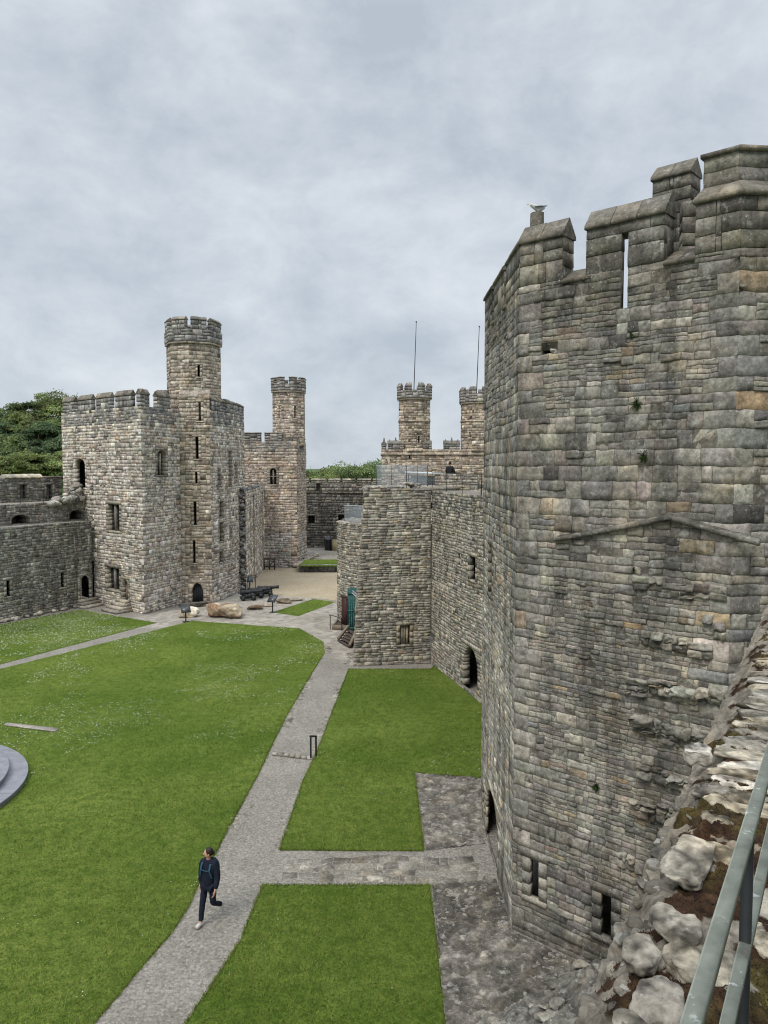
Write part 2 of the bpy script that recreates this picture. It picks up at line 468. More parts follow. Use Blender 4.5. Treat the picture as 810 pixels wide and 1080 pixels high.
def masonry(acc, F, L0, z0, z1, holes, st, zs=None, cl=False, cr=False, uL=None, uR=None, cfn=None, backing=True):
    """one coursed face; holes are [u0,u1,v0,v1]"""
    if zs is None: zs = courses(z0, z1, [v for h in holes for v in h[2:4]], st)
    st._z = (zs[0], zs[-1])
    rects = []; k = 0
    for a, b in zip(zs[:-1], zs[1:]):
        k += 1
        zm = (a + b) / 2
        lo = uL(zm) if uL else 0.0
        hi = uR(zm) if uR else L0
        cuts = sorted([(h[0], h[1]) for h in holes if h[2] < zm < h[3]])
        segs = []; c = lo
        for x0, x1 in cuts:
            if x0 > c: segs.append((c, min(x0, hi)))
            c = max(c, x1)
        if c < hi: segs.append((c, hi))
        lr = st.zfn(zm)[1] if st.zfn else st.l
        sh = st.zfn(zm)[2] if st.zfn else st.sh
        def tint(u, corner=False):
            c = np.array(pick(st.qpal if corner and st.qpal else st.pal)[0])
            if cfn and not corner: c = cfn(u, zm, c)
            c = c * (1 + rng.normal(0, st.jit)) * (1 + rng.normal(0, .02, 3))
            return np.clip(c, .02, .8)
        for s0, s1 in segs:
            if s1 - s0 < .02: continue
            if backing:
                e0 = .015 if (cl and s0 == lo) else 0; e1 = .015 if (cr and s1 == hi) else 0
                acc.quad(F.p(s0 + e0, a, -st.jd * .75), F.p(s1 - e1, a, -st.jd * .75), F.p(s1 - e1, b, -st.jd * .75), F.p(s0 + e0, b, -st.jd * .75), st.mortar)
            u = s0; end = s1
            qw = min((.58 if k % 2 else .34) * (1 + rng.normal(0, .12)), (s1 - s0) * .45)
            qw2 = min((.34 if k % 2 else .58) * (1 + rng.normal(0, .12)), (s1 - s0) * .45)
            cornL = cl and s0 == lo; cornR = cr and s1 == hi
            def quoin(x0, x1, fl, fr):
                n_ = max(1, int(round((b - a) / .30))); hs = np.linspace(a, b, n_ + 1)
                for y0, y1 in zip(hs[:-1], hs[1:]):
                    rects.append((x0, x1, y0, y1, rng.uniform(*st.d), fl, fr, *tint((x0 + x1) / 2, True)))
            if cornL and cornR and s1 - s0 < .75:
                quoin(s0, s1, 1.0, 1.0); continue
            if cornL: quoin(s0, s0 + qw, 1.0, 0.0); u = s0 + qw
            if cornR: quoin(s1 - qw2, s1, 0.0, 1.0); end = s1 - qw2
            while u < end - 1e-4:
                W = rng.uniform(lr[0] * 1.1, lr[1] * 2.4)
                if end - u - W < lr[0] * 1.1: W = end - u
                r_ = max(1, int(round((b - a) / rng.uniform(*sh))))
                ys = np.linspace(a, b, r_ + 1)
                if r_ > 1: ys[1:-1] += rng.uniform(-.22, .22, r_ - 1) * (b - a) / r_
                for y0, y1 in zip(ys[:-1], ys[1:]):
                    x = u
                    while x < u + W - 1e-4:
                        w = rng.uniform(*lr) * (.6 + .4 * min(1.6, (y1 - y0) / ((sh[0] + sh[1]) / 2)))
                        if u + W - x - w < lr[0] * .6: w = u + W - x
                        q_ = rng.random(); dd_ = rng.uniform(*st.d) + (st.pr if q_ < .07 else (-min(st.pr, st.jd * .55) if q_ > .86 else 0))
                        rects.append((x, x + w, y0, y1, dd_, 0, 0, *tint(x + w / 2)))
                        x += w
                u += W
    emit_stones(acc, F, rects, st)
    return zs

def opening(root, F, r, name, st_col=PAL_DRESS, depth=.6, s=.16, arch=0.0, mull=0, proud=.02, mat=None, leaf=None, transom=False, glass=None, sill=True, back=None):
    """a framed opening: dressed jambs, lintel or pointed arch, reveal; returns the hole for the masonry"""
    u0, u1, v0, v1 = r
    a = Acc(); pc = lambda: np.clip(pick(st_col)[0] * (1 + rng.normal(0, .12)), .02, .8)
    v = v0; k = 0
    top = v1
    jam_top = v1 - arch
    while v < jam_top - .02:
        h = min(rng.uniform(.24, .4), jam_top - v)
        if jam_top - v - h < .12: h = jam_top - v
        for sd in (0, 1):
            w = s * (1.0 if (k + sd) % 2 else .72)
            x0, x1 = (u0 - s, u0) if sd == 0 else (u1, u1 + s)
            a.fbox(F, x0 + .003, x1 - (.0 if sd == 0 else .003), v + .004, v + h - .004, -depth, proud + rng.uniform(-.006, .008), pc())
        v += h; k += 1
    if arch:
        um = (u0 + u1) / 2; hw = (u1 - u0) / 2; n = 7
        pts = []
        for i in range(n + 1):
            t = i / n
            pts.append((hw * (1 - t ** 1.9), jam_top + arch * (1 - (1 - t) ** 1.9) if False else jam_top + arch * math.sin(t * math.pi / 2) ** 1.05))
        for sg in (-1, 1):
            for (x0, y0), (x1, y1) in zip(pts[:-1], pts[1:]):
                c = pc(); e = u0 - s if sg < 0 else u1 + s
                P = lambda x, y, d: F.p(um + sg * x, y, d)
                a.hexa([P(x0, y0, proud), F.p(e, y0, proud), F.p(e, y0, -depth), P(x0, y0, -depth),
                        P(x1, y1, proud), F.p(e, y1, proud), F.p(e, y1, -depth), P(x1, y1, -depth)], c)
        a.fbox(F, u0 - s, u1 + s, top, top + s * .8, -depth, proud + .004, pc())
    else:
        a.fbox(F, u0 - s - .04, u1 + s + .04, top, top + s, -depth, proud + .004, pc())
    hv0 = v0
    if sill:
        a.fbox(F, u0 - s, u1 + s, v0 - s * .6, v0, -depth, proud + .02, pc()); hv0 = v0 - s * .6
    if back is not None:
        a.quad(F.p(u0 - s, v0, 0), F.p(u1 + s, v0, 0), F.p(u1 + s, v0, -back), F.p(u0 - s, v0, -back), np.array(st_col[0][1]))
        e = s * .5; a.quad(F.p(u0 - e, v0 - e, -back), F.p(u1 + e, v0 - e, -back), F.p(u1 + e, v1 + e, -back), F.p(u0 - e, v1 + e, -back), np.array(st_col[0][1]) * .9)
    o = a.build(name, mat or M['stone_mid'], root)
    if mull:
        w = .055 if (u1 - u0) < 1.2 else .08
        for i in range(mull):
            c = u0 + (u1 - u0) * (i + 1) / (mull + 1); b = Acc()
            b.fbox(F, c - w, c + w, v0, v1 - arch * .55, -.32, -.10, pc())
            if transom: b.fbox(F, u0, u1, (v0 + v1) / 2 - .04, (v0 + v1) / 2 + .04, -.30, -.12, pc())
            b.build('mullion', mat or M['stone_mid'], o)
    if glass:
        b = Acc(); b.fbox(F, u0, u1, v0, v1 - arch * .3, -.36, -.335, (1, 1, 1)); b.build('pane', M[glass], o)
    if leaf:
        b = Acc(); n = 6
        for i in range(n):
            x0 = u0 + (u1 - u0) * i / n; x1 = u0 + (u1 - u0) * (i + 1) / n
            tm = ((x0 + x1) / 2 - (u0 + u1) / 2) / ((u1 - u0) / 2)
            vt = v1 - arch + arch * max(0, 1 - abs(tm)) ** .6 if arch else v1
            b.fbox(F, x0 + .006, x1 - .006, v0, vt, -.34, -.28, (1, 1, 1))
        b.build('door_leaf', M[leaf], o)
    return [u0 - s, u1 + s, hv0, top + (s * .8 if arch else s)]

def coping(acc, F, u0, u1, z, th, rise, over=.05, col=PAL_PARA, seg=.5, cap=True, d0=0.0):
    """gabled coping: slabs on both slopes, ridge along the middle; d runs 0 (front) to -th"""
    n = max(1, int(round((u1 - u0) / seg))); us = np.linspace(u0, u1, n + 1)
    for i, (a, b) in enumerate(zip(us[:-1], us[1:])):
        e = .006; c = np.clip(pick(col)[0] * (1 + rng.normal(0, .12)), .02, .8); dz = rng.uniform(-.008, .008)
        a += e if i else -over * .6; b -= e if i < n - 1 else -over * .6
        f, m, k = d0 + over, d0 - th * .5, d0 - th - over
        P = [F.p(a, z, f), F.p(b, z, f), F.p(b, z, k), F.p(a, z, k),
             F.p(a, z + .07 + dz, f), F.p(b, z + .07 + dz, f), F.p(b, z + .07, k), F.p(a, z + .07, k),
             F.p(a, z + rise + dz, m), F.p(b, z + rise + dz, m)]
        acc.add(P, [[3, 2, 1, 0], [0, 1, 5, 4], [2, 3, 7, 6], [4, 5, 9, 8], [6, 7, 8, 9]], c)
        acc.add(P, [[1, 2, 6], [1, 6, 5], [5, 6, 9], [0, 4, 7], [0, 7, 3], [4, 8, 7]], c)

def merlon(root, F, u0, u1, z0, z1, th=.45, rise=.35, st=None, mat=None, name='merlon', near=False, slit=None, sub=True, d0=0.0):
    a = Acc()
    L0 = u1 - u0
    bk = lambda x0, x1, y0, y1: a.fbox(F, x0, x1, y0, y1, d0 - th + .03, d0 - .03, st.mortar)
    def sides(x0, x1, y0, y1):
        nonlocal th
        bk(x0 + .02, x1 - .02, y0, y1)
        fr = Face(F.p(x0, 0, d0), F.p(x1, 0, d0)); masonry(a, fr, x1 - x0, y0, y1, [], st, backing=False, cl=True, cr=True)
        e = Face(F.p(x1, 0, d0), F.p(x1, 0, d0 - th)); masonry(a, e, th, y0, y1, [], st, backing=False, cl=True, cr=True)
        e = Face(F.p(x0, 0, d0 - th), F.p(x0, 0, d0)); masonry(a, e, th, y0, y1, [], st, backing=False, cl=True, cr=True)
        e = Face(F.p(x1, 0, d0 - th), F.p(x0, 0, d0 - th)); masonry(a, e, x1 - x0, y0, y1, [], st, backing=False, cl=True, cr=True)
    zoff = F.O[2]
    if slit:
        s0, s1, st0 = slit
        full = th; th = .13
        sides(u0, s0, z0, st0); sides(s1, u1, z0, st0); th = full; sides(u0, u1, st0, z1)
        k_ = min(.45, (s0 - u0) * .6)
        a.fbox(F, u0, s0 - k_, z0, st0, d0 - th, d0 - .1, st.mortar); a.fbox(F, s1 + k_, u1, z0, st0, d0 - th, d0 - .1, st.mortar)
    else:
        sides(u0, u1, z0, z1)
    if rise and not sub: coping(a, F, u0, u1, z1, th, rise, d0=d0)
    o = a.build(name, mat or M['stone_near'], root)
    if rise and sub:
        c = Acc(); coping(c, F, u0, u1, z1, th, rise, d0=d0, over=.05); c.build('coping', M['coping'], o)
    return o

def auto_merlons(root, pts, edges, z0, z1, m=.9, g=.5, **kw):
    n = len(pts)
    for i in edges:
        F = Face(pts[i], pts[(i + 1) % n])
        k = max(1, int(round(F.L / (m + g)))); per = F.L / k
        for j in range(k):
            merlon(root, F, j * per + g / 2, (j + 1) * per - g / 2, z0, z1, **kw)

def shell(root, pts, edges, z0, z1, holes, st, mat, name='wall', cfn=None, roof=None, plain_edges=(), corners=True):
    """masonry on the listed edges of a closed plan, simple stone faces on the others; one mesh"""
    a = Acc(); n = len(pts)
    brk = [v for h in holes.values() for r in h for v in r[2:4]]
    zs = courses(z0, z1, brk, st)
    for i in range(n):
        F = Face(pts[i], pts[(i + 1) % n])
        if i in edges:
            masonry(a, F, F.L, z0, z1, holes.get(i, []), st, zs=zs, cl=corners, cr=corners, cfn=cfn.get(i) if isinstance(cfn, dict) else cfn)
        else:
            a.quad(F.p(0, z0), F.p(F.L, z0), F.p(F.L, z1), F.p(0, z1), pick(st.pal)[0])
    o = a.build(name, mat, root)
    if roof is not None:
        b = Acc(); c = np.mean([p[:2] for p in pts], 0)
        for i in range(n):
            p, q = pts[i], pts[(i + 1) % n]
            ip = np.array(p[:2]) + (c - np.array(p[:2])) * .012; iq = np.array(q[:2]) + (c - np.array(q[:2])) * .012
            b.tri((*ip, roof), (*iq, roof), (*c, roof), (.17, .165, .15))
        b.build('roof', M['coping'], root)
    return o

def band(root, pts, edges, z0, z1, out, col, name='string_course', mat=None):
    a = Acc(); n = len(pts)
    for i in edges:
        F = Face(pts[i], pts[(i + 1) % n])
        k = max(1, int(F.L / .8)); us = np.linspace(-.02, F.L + .02, k + 1)
        for x0, x1 in zip(us[:-1], us[1:]):
            a.fbox(F, x0 + .003, x1 - .003, z0, z1, -.05, out + rng.uniform(-.004, .004), np.clip(pick(col)[0] * (1 + rng.normal(0, .1)), .02, .8))
    return a.build(name, mat or M['coping'], root)

def octagon(cx, cy, r, rot=22.5):
    """counter-clockwise plan, first edge index faces vary"""
    return [(cx + r * math.cos(R(rot + 45 * k)), cy + r * math.sin(R(rot + 45 * k))) for k in range(8)]

def facing(pts):
    n = len(pts); out = []
    for i in range(n):
        F = Face(pts[i], pts[(i + 1) % n])
        mid = F.p(F.L / 2, 0)
        if np.dot(F.N[:2], -mid[:2]) > -2.0: out.append(i)
    return out

def rock(acc, c, size, seed=0, col=(.3, .28, .24), sub=3, rough=.22, flat=.0, rz=0.0, col2=None, facets=9):
    """an irregular stone"""
    bm = bmesh.new(); bmesh.ops.create_icosphere(bm, subdivisions=sub, radius=1.0)
    V = np.array([v.co[:] for v in bm.verts]); F = np.array([[v.index for v in f.verts] for f in bm.faces]); bm.free()
    # squarish: push towards a superellipsoid, then noise
    q = V / (np.abs(V) ** 4).sum(1, keepdims=True) ** .25
    V = V * .35 + q * .65
    rg = np.random.default_rng(seed + 5)
    for _ in range(facets):
        n_ = rg.normal(0, 1, 3); n_ /= np.linalg.norm(n_); c_ = rg.uniform(.62, .95)
        V = V - np.maximum(0, V @ n_ - c_)[:, None] * n_ * .9
    nz = fbm(V + seed * 7.3, 1.1, seed, 2) * rough + fbm(V + seed * 3.1, 3.2, seed + 9, 3) * rough * .35
    V = V * (1 + nz[:, None])
    if flat:
        V[:, 2] = np.where(V[:, 2] > flat, flat + (V[:, 2] - flat) * .18, V[:, 2])
        V = V * (1 + fbm(V + seed, 5.0, seed + 2, 3)[:, None] * .035)
    V = V * np.array(size) / 2
    ca, sa = math.cos(rz), math.sin(rz)
    V = np.stack([V[:, 0] * ca - V[:, 1] * sa, V[:, 0] * sa + V[:, 1] * ca, V[:, 2]], 1)
    C = np.tile(np.append(col, 1.0), (len(V), 1))
    if col2 is not None:
        k = np.clip(fbm(V, 1.4, seed + 3, 3) * 1.6 + V[:, 2] / size[2] * 1.6, 0, 1)[:, None]
        C = C * (1 - k) + np.append(col2, 1.0) * k
    acc.add(V + np.asarray(c, float), F, C)
# ------------------------------------------------------------------ ground
def resample(pts, step=.35, jit=.03):
    out = []; n = len(pts)
    for i in range(n):
        a, b = np.array(pts[i][:2]), np.array(pts[(i + 1) % n][:2])
        Ld = np.linalg.norm(b - a); k = max(1, int(Ld / step)); nn = np.array([-(b - a)[1], (b - a)[0]]) / (Ld + 1e-9)
        for j in range(k):
            p = a + (b - a) * j / k
            if j: p = p + nn * (vnoise(np.array([[p[0], p[1], 0]]), 1.1, 3)[0] * jit * .9 + rng.uniform(-jit, jit) * .7)
            out.append(p)
    return out

def slab(name, pts, z0, z1, mat, jit=.03, step=.35, kind='structure', build=True):
    pts = resample(pts, step, jit) if jit else [np.array(p[:2]) for p in pts]
    bm = bmesh.new()
    vs = [bm.verts.new((p[0], p[1], z1)) for p in pts]
    f = bm.faces.new(vs); f.normal_update()
    if f.normal.z < 0: f.normal_flip()
    if z1 - z0 > .01:
        lo = [bm.verts.new((p[0], p[1], z0)) for p in pts]
        for i in range(len(vs)):
            j = (i + 1) % len(vs)
            try: bm.faces.new((vs[i], vs[j], lo[j], lo[i]))
            except ValueError: pass
    bmesh.ops.triangulate(bm, faces=[f])
    bmesh.ops.recalc_face_normals(bm, faces=bm.faces)
    me = bpy.data.meshes.new(name); bm.to_mesh(me); bm.free()
    at = me.attributes.new('col', 'FLOAT_COLOR', 'POINT')
    at.data.foreach_set('color', np.tile([.2, .2, .2, 1], (len(me.vertices), 1)).astype(np.float32).ravel())
    me.materials.append(mat)
    o = bpy.data.objects.new(name, me); COL.objects.link(o)
    if kind: o['kind'] = kind
    return o, pts

def gp(*pp): return [G(x, y)[:2] for x, y in pp]

slab('ground', [(-900, -400), (900, -400), (900, 1800), (-900, 1800)], -.02, -.012, M['field'], 0)
# courtyard surface, then everything laid on it in thin steps
slab('courtyard', [(-34, -6), (9, -6), (16, 30), (16, 91), (-34, 91)], -.004, 0, M['path'], 0)
slab('paving', gp((60, 668), (200, 640), (262, 620), (300, 629), (352, 634), (372, 640), (372, 703), (345, 690), (316, 665), (200, 660)) , 0, .004, M['paving'], .06)
slab('gravel', gp((262, 622), (270, 599), (358, 599), (360, 634), (330, 631), (300, 629)), .004, .008, M['sand'], .05)
slab('gravel', gp((240, 636), (252, 622), (300, 629), (330, 631), (285, 647)), .004, .010, M['paving'], .05)
# lawns
main_lawn_px = [(0, 706), (203, 655), (316, 663), (341, 677), (343, 687), (322, 722), (302, 756), (285, 790), (271, 820), (240, 876), (226, 903), (210, 931), (197, 960), (179, 987), (150, 1020), (99, 1080)]
main_lawn = gp(*main_lawn_px) + [np.array([-8.6, 8.5]), np.array([-22, 8.5]), np.array([-29, 40])]
side_lawn = gp((295, 897), (447, 898), (437, 815), (506, 821)) + [np.array([3.9, 26.6]), np.array([5.3, 29.5]), np.array([4.5, 32.6]), np.array([2.7, 39.3])] + gp((455, 706), (368, 706), (350, 752), (335, 792), (320, 824))
near_lawn = gp((277, 934), (453, 934), (470, 1080)) + [np.array([1.2, 10.0]), np.array([-6.2, 10.0])] + gp((196, 1080), (254, 992))
far_lawn = gp((0, 701), (165, 657), (100, 646), (86, 643), (40, 651), (0, 659)) + [np.array([-30, 43])]
small_lawn = gp((288, 646), (330, 632), (354, 635), (315, 650))
LAWNS = []
for p in (main_lawn, side_lawn, near_lawn, far_lawn, small_lawn):
    o, q = slab('lawn', p, 0, .02, M['grass'], .012)
    LAWNS.append(np.array(q))
# a slate strip let into the main lawn
a = Acc(); q = gp((7, 763.5), (62, 769.5), (58, 773), (4, 766))
a.hexa([(*p, .03) for p in q] + [(*p, .062) for p in q]); o = a.build('slate_strip', M['metal_white'].copy(), loc=(*q[0], .03))
o.data.materials[0] = M['paving']
tag(o, 'pale narrow stone strip let flush into the main lawn above the round dais', 'stone strip')

# dark rough cobbles beside the near tower and beside the side lawn, cut stones laid in the path
ST_COB = Style([(4, (.125, .115, .10)), (3, (.095, .088, .08)), (2, (.165, .152, .135)), (1, (.075, .07, .064)), (.35, (.30, .28, .25))],
               h=(.10, .22), l=(.10, .34), d=(-.012, .03), g=.008, jd=.02, b=.018, ja=.03, warp=.10, mortar=(.085, .078, .068), jit=.22)
def paved(name, px, st, mat, inside, u_dir=(0, 1)):
    pass

def in_poly(P, poly):
    x, y = P[:, 0], P[:, 1]; c = np.zeros(len(P), bool); n = len(poly)
    for i in range(n):
        x0, y0 = poly[i]; x1, y1 = poly[(i + 1) % n]
        with np.errstate(divide='ignore', invalid='ignore'):
            k = ((y0 > y) != (y1 > y)) & (x < (x1 - x0) * (y - y0) / (y1 - y0 + 1e-12) + x0)
        c ^= k
    return c

def stone_bed(name, poly, st, mat, origin, udir, size, z=.006, keep=1.0, label=None):
    """stones laid flat inside a polygon (rows along udir)"""
    U = np.array([udir[0], udir[1], 0.0]); U /= np.linalg.norm(U)
    Vv = np.array([-U[1], U[0], 0.0])
    F = Face(np.array([*origin, z]), np.array([*origin, z]) + U * size[0], V=Vv, Nrm=(0, 0, 1))
    acc = Acc(); rects = []
    v = 0.0; poly = np.array(poly)
    st._z = (-100, 100)
    while v < size[1]:
        h = rng.uniform(*st.h); u = rng.uniform(-.3, 0)
        while u < size[0]:
            w = rng.uniform(*st.l); c = np.clip(pick(st.pal)[0] * (1 + rng.normal(0, st.jit)), .02, .8)
            rects.append((u, u + w, v, v + h, rng.uniform(*st.d), 0, 0, *c)); u += w
        v += h
    A = np.array(rects)
    cen = F.O + ((A[:, 0] + A[:, 1]) / 2)[:, None] * F.U + ((A[:, 2] + A[:, 3]) / 2)[:, None] * F.V
    ok = in_poly(cen[:, :2], poly) & (rng.random(len(A)) < keep) if callable(keep) is False else in_poly(cen[:, :2], poly) & keep(cen)
    emit_stones(acc, F, [tuple(r) for r in A[ok]], st)
    o = acc.build(name, mat, loc=F.O); o['kind'] = 'structure'
    return o

right_bed = gp((456, 934), (470, 1080)) + [np.array([1.3, 11.2]), np.array([5.2, 11.5]), np.array([4.6, 15.0]), np.array([2.9, 16.4]), np.array([2.85, 18.6])]
patch = gp((437, 815), (506, 821), (512, 890), (450, 897))
ST_COB.res = (4, 4)
def rough_bed(name, poly, step, amp, c0, c1, c2, z=.02, seed=0):
    """a lumpy, trodden bed of small stones as one displaced sheet"""
    poly = np.array(poly); lo, hi = poly.min(0), poly.max(0); nx, ny = int((hi[0] - lo[0]) / step) + 1, int((hi[1] - lo[1]) / step) + 1
    X, Y = np.meshgrid(np.linspace(lo[0], hi[0], nx), np.linspace(lo[1], hi[1], ny)); P = np.stack([X, Y, np.zeros_like(X)], -1)
    P[..., :2] += rng.uniform(-.25, .25, P[..., :2].shape) * step
    cell = np.round(P * 7 + fbm(P, 3.0, seed + 4, 2)[..., None] * .8)
    lump = _hash(cell[..., 0].astype(int), cell[..., 1].astype(int), cell[..., 2].astype(int) * 0, seed)
    k = fbm(P, 1.3, seed, 4); f = fbm(P, 9.0, seed + 2, 3)
    P[..., 2] = z + amp * (.5 * k + .5 * f + .35 * lump)
    t = np.clip(.5 + .5 * k + .35 * f, 0, 1)[..., None]; C = np.array(c0) * (1 - t) + np.array(c1) * t
    C = C * (1 + .28 * lump)[..., None]; sp = (lump > .86) & (f > -.1); C[sp] = C[sp] * .4 + np.array(c2) * .6
    i = np.arange(ny - 1)[:, None] * nx + np.arange(nx - 1)[None]; Q = np.stack([i, i + 1, i + nx + 1, i + nx], -1).reshape(-1, 4)
    V = P.reshape(-1, 3); Q = Q[in_poly(V[Q].mean(1)[:, :2], poly)]
    a = Acc(); a.add(V, Q, np.c_[C.reshape(-1, 3), np.ones(len(V))]); o = a.build(name, M['stone_near'], loc=(*lo, 0)); o['kind'] = 'structure'
DK = ((.075, .069, .061), (.15, .138, .12), (.34, .32, .28))
rough_bed('cobbles', right_bed, .04, .045, *DK, z=.03, seed=3)
rough_bed('cobbles', patch, .05, .05, (.10, .092, .08), (.185, .17, .148), (.36, .34, .30), z=.03, seed=8)
ST_PATH = Style([(4, (.21, .195, .168)), (3, (.18, .167, .145)), (2, (.25, .232, .20)), (.6, (.29, .27, .235))], h=(.10, .22), l=(.10, .28),
                d=(-.008, .022), g=.006, jd=.014, b=.014, ja=.03, warp=.08, jit=.14)
path_poly = gp((99, 1080), (179, 987), (210, 931), (240, 876), (271, 820), (302, 756), (343, 687), (343, 672), (372, 690), (368, 706), (350, 752), (335, 792), (320, 824), (295, 897), (277, 934), (254, 992), (196, 1080))
pp = np.array(path_poly)
def edge_dist(P, poly):
    d = np.full(len(P), 1e9); n = len(poly)
    for i in range(n):
        a_, b_ = poly[i], poly[(i + 1) % n]; ab = b_ - a_
        t = np.clip(((P - a_) @ ab) / (ab @ ab + 1e-9), 0, 1)
        d = np.minimum(d, np.linalg.norm(P - (a_ + t[:, None] * ab), axis=1))
    return d
def keep_path(c):
    e = edge_dist(c[:, :2], pp)
    nz = fbm(np.c_[c[:, :2], np.zeros(len(c))], .5, 41, 3)
    return (e < .30) & (nz > -.1) & (c[:, 1] > 14.8) & (rng.random(len(c)) < .8)
stone_bed('path_stones', path_poly, ST_PATH, M['stone_near'], (-9, 11), (1, .15), (12, 34), .010, keep_path)
cross_poly = gp((277, 934), (295, 897), (450, 898), (512, 893), (519, 934), (453, 934))
ST_FLAG = Style([(4, (.215, .20, .172)), (3, (.19, .176, .15)), (2, (.25, .232, .20)), (1, (.165, .152, .132))], h=(.18, .42), l=(.18, .48), d=(-.004, .006), g=.010, jd=.008, b=.012, ja=.06, warp=.12, jit=.11)
stone_bed('path_stones', cross_poly, ST_FLAG, M['stone_near'], (-4, 15.0), (1, .02), (8, 6), .008, lambda c: (edge_dist(c[:, :2], np.array(cross_poly)) > .2) & (rng.random(len(c)) < .88))
ST_KERB = Style([(3, (.27, .25, .215)), (2, (.23, .21, .18)), (1, (.32, .30, .26))], h=(.12, .2), l=(.2, .4), d=(0, .03), g=.008, jd=.03, b=.02, ja=.03)
def kerb(pts_px, name='edging_stones', wz=.10):
    q = gp(*pts_px); acc = Acc()
    for p0, p1 in zip(q[:-1], q[1:]):
        U = np.array([*(p1 - p0), 0.0]); Lk = np.linalg.norm(U); U /= Lk
        F = Face(np.array([*p0, .004]), np.array([*p1, .004]), V=np.array([-U[1], U[0], 0]), Nrm=(0, 0, 1))
        ST_KERB._z = (-9, 9); rr = []; u = 0
        while u < Lk:
            w = rng.uniform(.18, .42); c = np.clip(pick(ST_KERB.pal)[0] * (1 + rng.normal(0, .14)), .02, .8)
            if rng.random() < .7: rr.append((u, min(u + w, Lk), -wz, 0.0, rng.uniform(-.012, .012), 0, 0, *c))
            u += w
        emit_stones(acc, F, rr, ST_KERB)
    o = acc.build(name, M['stone_near'], loc=(*q[0], 0)); o['kind'] = 'structure'
kerb([(450, 897), (295, 896)]); kerb([(277, 936), (453, 936)]); kerb([(437, 815), (447, 897)]); kerb([(506, 820), (437, 814)]); kerb([(455, 936), (471, 1080)])
# a shallow stone step across the path by the little hand rail
a = Acc(); q0, q1 = G(287, 795)[:2], G(330, 800)[:2]
for i in range(7):
    t0, t1 = i / 7 + .008, (i + 1) / 7 - .008
    p, r_ = q0 + (q1 - q0) * t0, q0 + (q1 - q0) * t1
    a.hexa([(p[0], p[1] - .16, 0), (r_[0], r_[1] - .16, 0), (r_[0], r_[1] + .16, 0), (p[0], p[1] + .16, 0),
            (p[0], p[1] - .16, .06), (r_[0], r_[1] - .16, .055), (r_[0], r_[1] + .16, .03), (p[0], p[1] + .16, .03)], pick(ST_KERB.pal)[0])
o = a.build('path_step', M['stone_near'], loc=(*q0, 0)); o['kind'] = 'structure'

# grass blades and daisies
def scatter(poly, dens, jitter_z=0):
    lo, hi = poly.min(0), poly.max(0); area = np.prod(hi - lo)
    n = int(area * dens); P = rng.uniform(lo, hi, (n, 2)); return P[in_poly(P, poly)]
acc = Acc(); allP = []
for poly in LAWNS:
    P = scatter(poly, 420)
    dist = np.hypot(P[:, 0], P[:, 1])
    keepp = np.clip((17.0 / np.maximum(dist, 1)) ** 2.2, .035, 1)
    P = P[rng.random(len(P)) < keepp]
    allP.append(P)
for poly in LAWNS[:3]:                                  # turf creeping over the edges
    q = np.roll(poly, -1, 0); ln = np.linalg.norm(q - poly, axis=1); mid = np.hypot(*((poly + q) / 2).T)
    for p0_, p1_, l_, md in zip(poly, q, ln, mid):
        if md > 42: continue
        k_ = int(l_ * 150 * min(1, (18 / md) ** 1.2)); t_ = rng.random((k_, 1))
        allP.append(p0_ + (p1_ - p0_) * t_ + rng.normal(0, .022, (k_, 2)))
P = np.vstack(allP); n = len(P)
dist = np.hypot(P[:, 0], P[:, 1])
tuft = fbm(np.c_[P, np.zeros(n)], .9, 77, 3)
h = rng.uniform(.03, .062, n) * (1 + .35 * tuft); w = rng.uniform(.008, .013, n) * np.clip(dist / 18, 1, 2.6)
az = rng.uniform(0, 2 * math.pi, n); lean = rng.normal(0, .5, (n, 2)) * h[:, None]
base = np.c_[P, np.full(n, .018)]
side = np.c_[np.cos(az), np.sin(az), np.zeros(n)] * w[:, None]
tip = base + np.c_[lean, h]
V = np.stack([base - side, base + side, tip], 1).reshape(-1, 3)
mixv = np.clip(.5 + .5 * tuft + rng.normal(0, .25, n), 0, 1)[:, None]
C = (np.array([.094, .148, .019]) * (1 - mixv) + np.array([.192, .240, .048]) * mixv) * rng.uniform(.74, 1.28, (n, 1))
dry = rng.random(n) < .03; C[dry] = (.22, .20, .09)
C = np.repeat(np.c_[C, np.ones(n)], 3, 0)
acc.add(V, np.arange(3 * n).reshape(-1, 3), C)
o = acc.build('grass', M['blade']); o['kind'] = 'stuff'
print('blades', n)
acc = Acc()
fl = []
for poly, base_d, thr in ((LAWNS[0], 9, .84), (LAWNS[1], 6, .78), (LAWNS[2], 5, .85), (LAWNS[3], 16, .15)):
    P = scatter(poly, base_d * 2.2)
    nz = fbm(np.c_[P, np.zeros(len(P))], .24, 55, 3) + .45 * fbm(np.c_[P, np.zeros(len(P))], 1.3, 58, 3)
    bias = np.clip((-9 - P[:, 0]) / 16, 0, .35) + np.clip((P[:, 1] - 28) / 60, 0, .2)
    P = P[nz + bias > thr]; fl.append(P)
P = np.vstack(fl); n = len(P)
dist = np.hypot(P[:, 0], P[:, 1]); r_ = rng.uniform(.009, .017, n) * np.clip(dist / 26, .8, 1.7)
ang = np.arange(6) * math.pi / 3
ring = np.stack([np.cos(ang), np.sin(ang)], 1)
zc = rng.uniform(.055, .085, n)
V = np.concatenate([np.c_[P, zc][:, None, :], np.concatenate([P[:, None, :] + ring[None] * r_[:, None, None], (zc + .004)[:, None, None].repeat(6, 1)], 2)], 1).reshape(-1, 3)
Fq = np.array([[0, 1 + i, 1 + (i + 1) % 6] for i in range(6)])
acc.add(V, (Fq[None] + (np.arange(n) * 7)[:, None, None]).reshape(-1, 3))
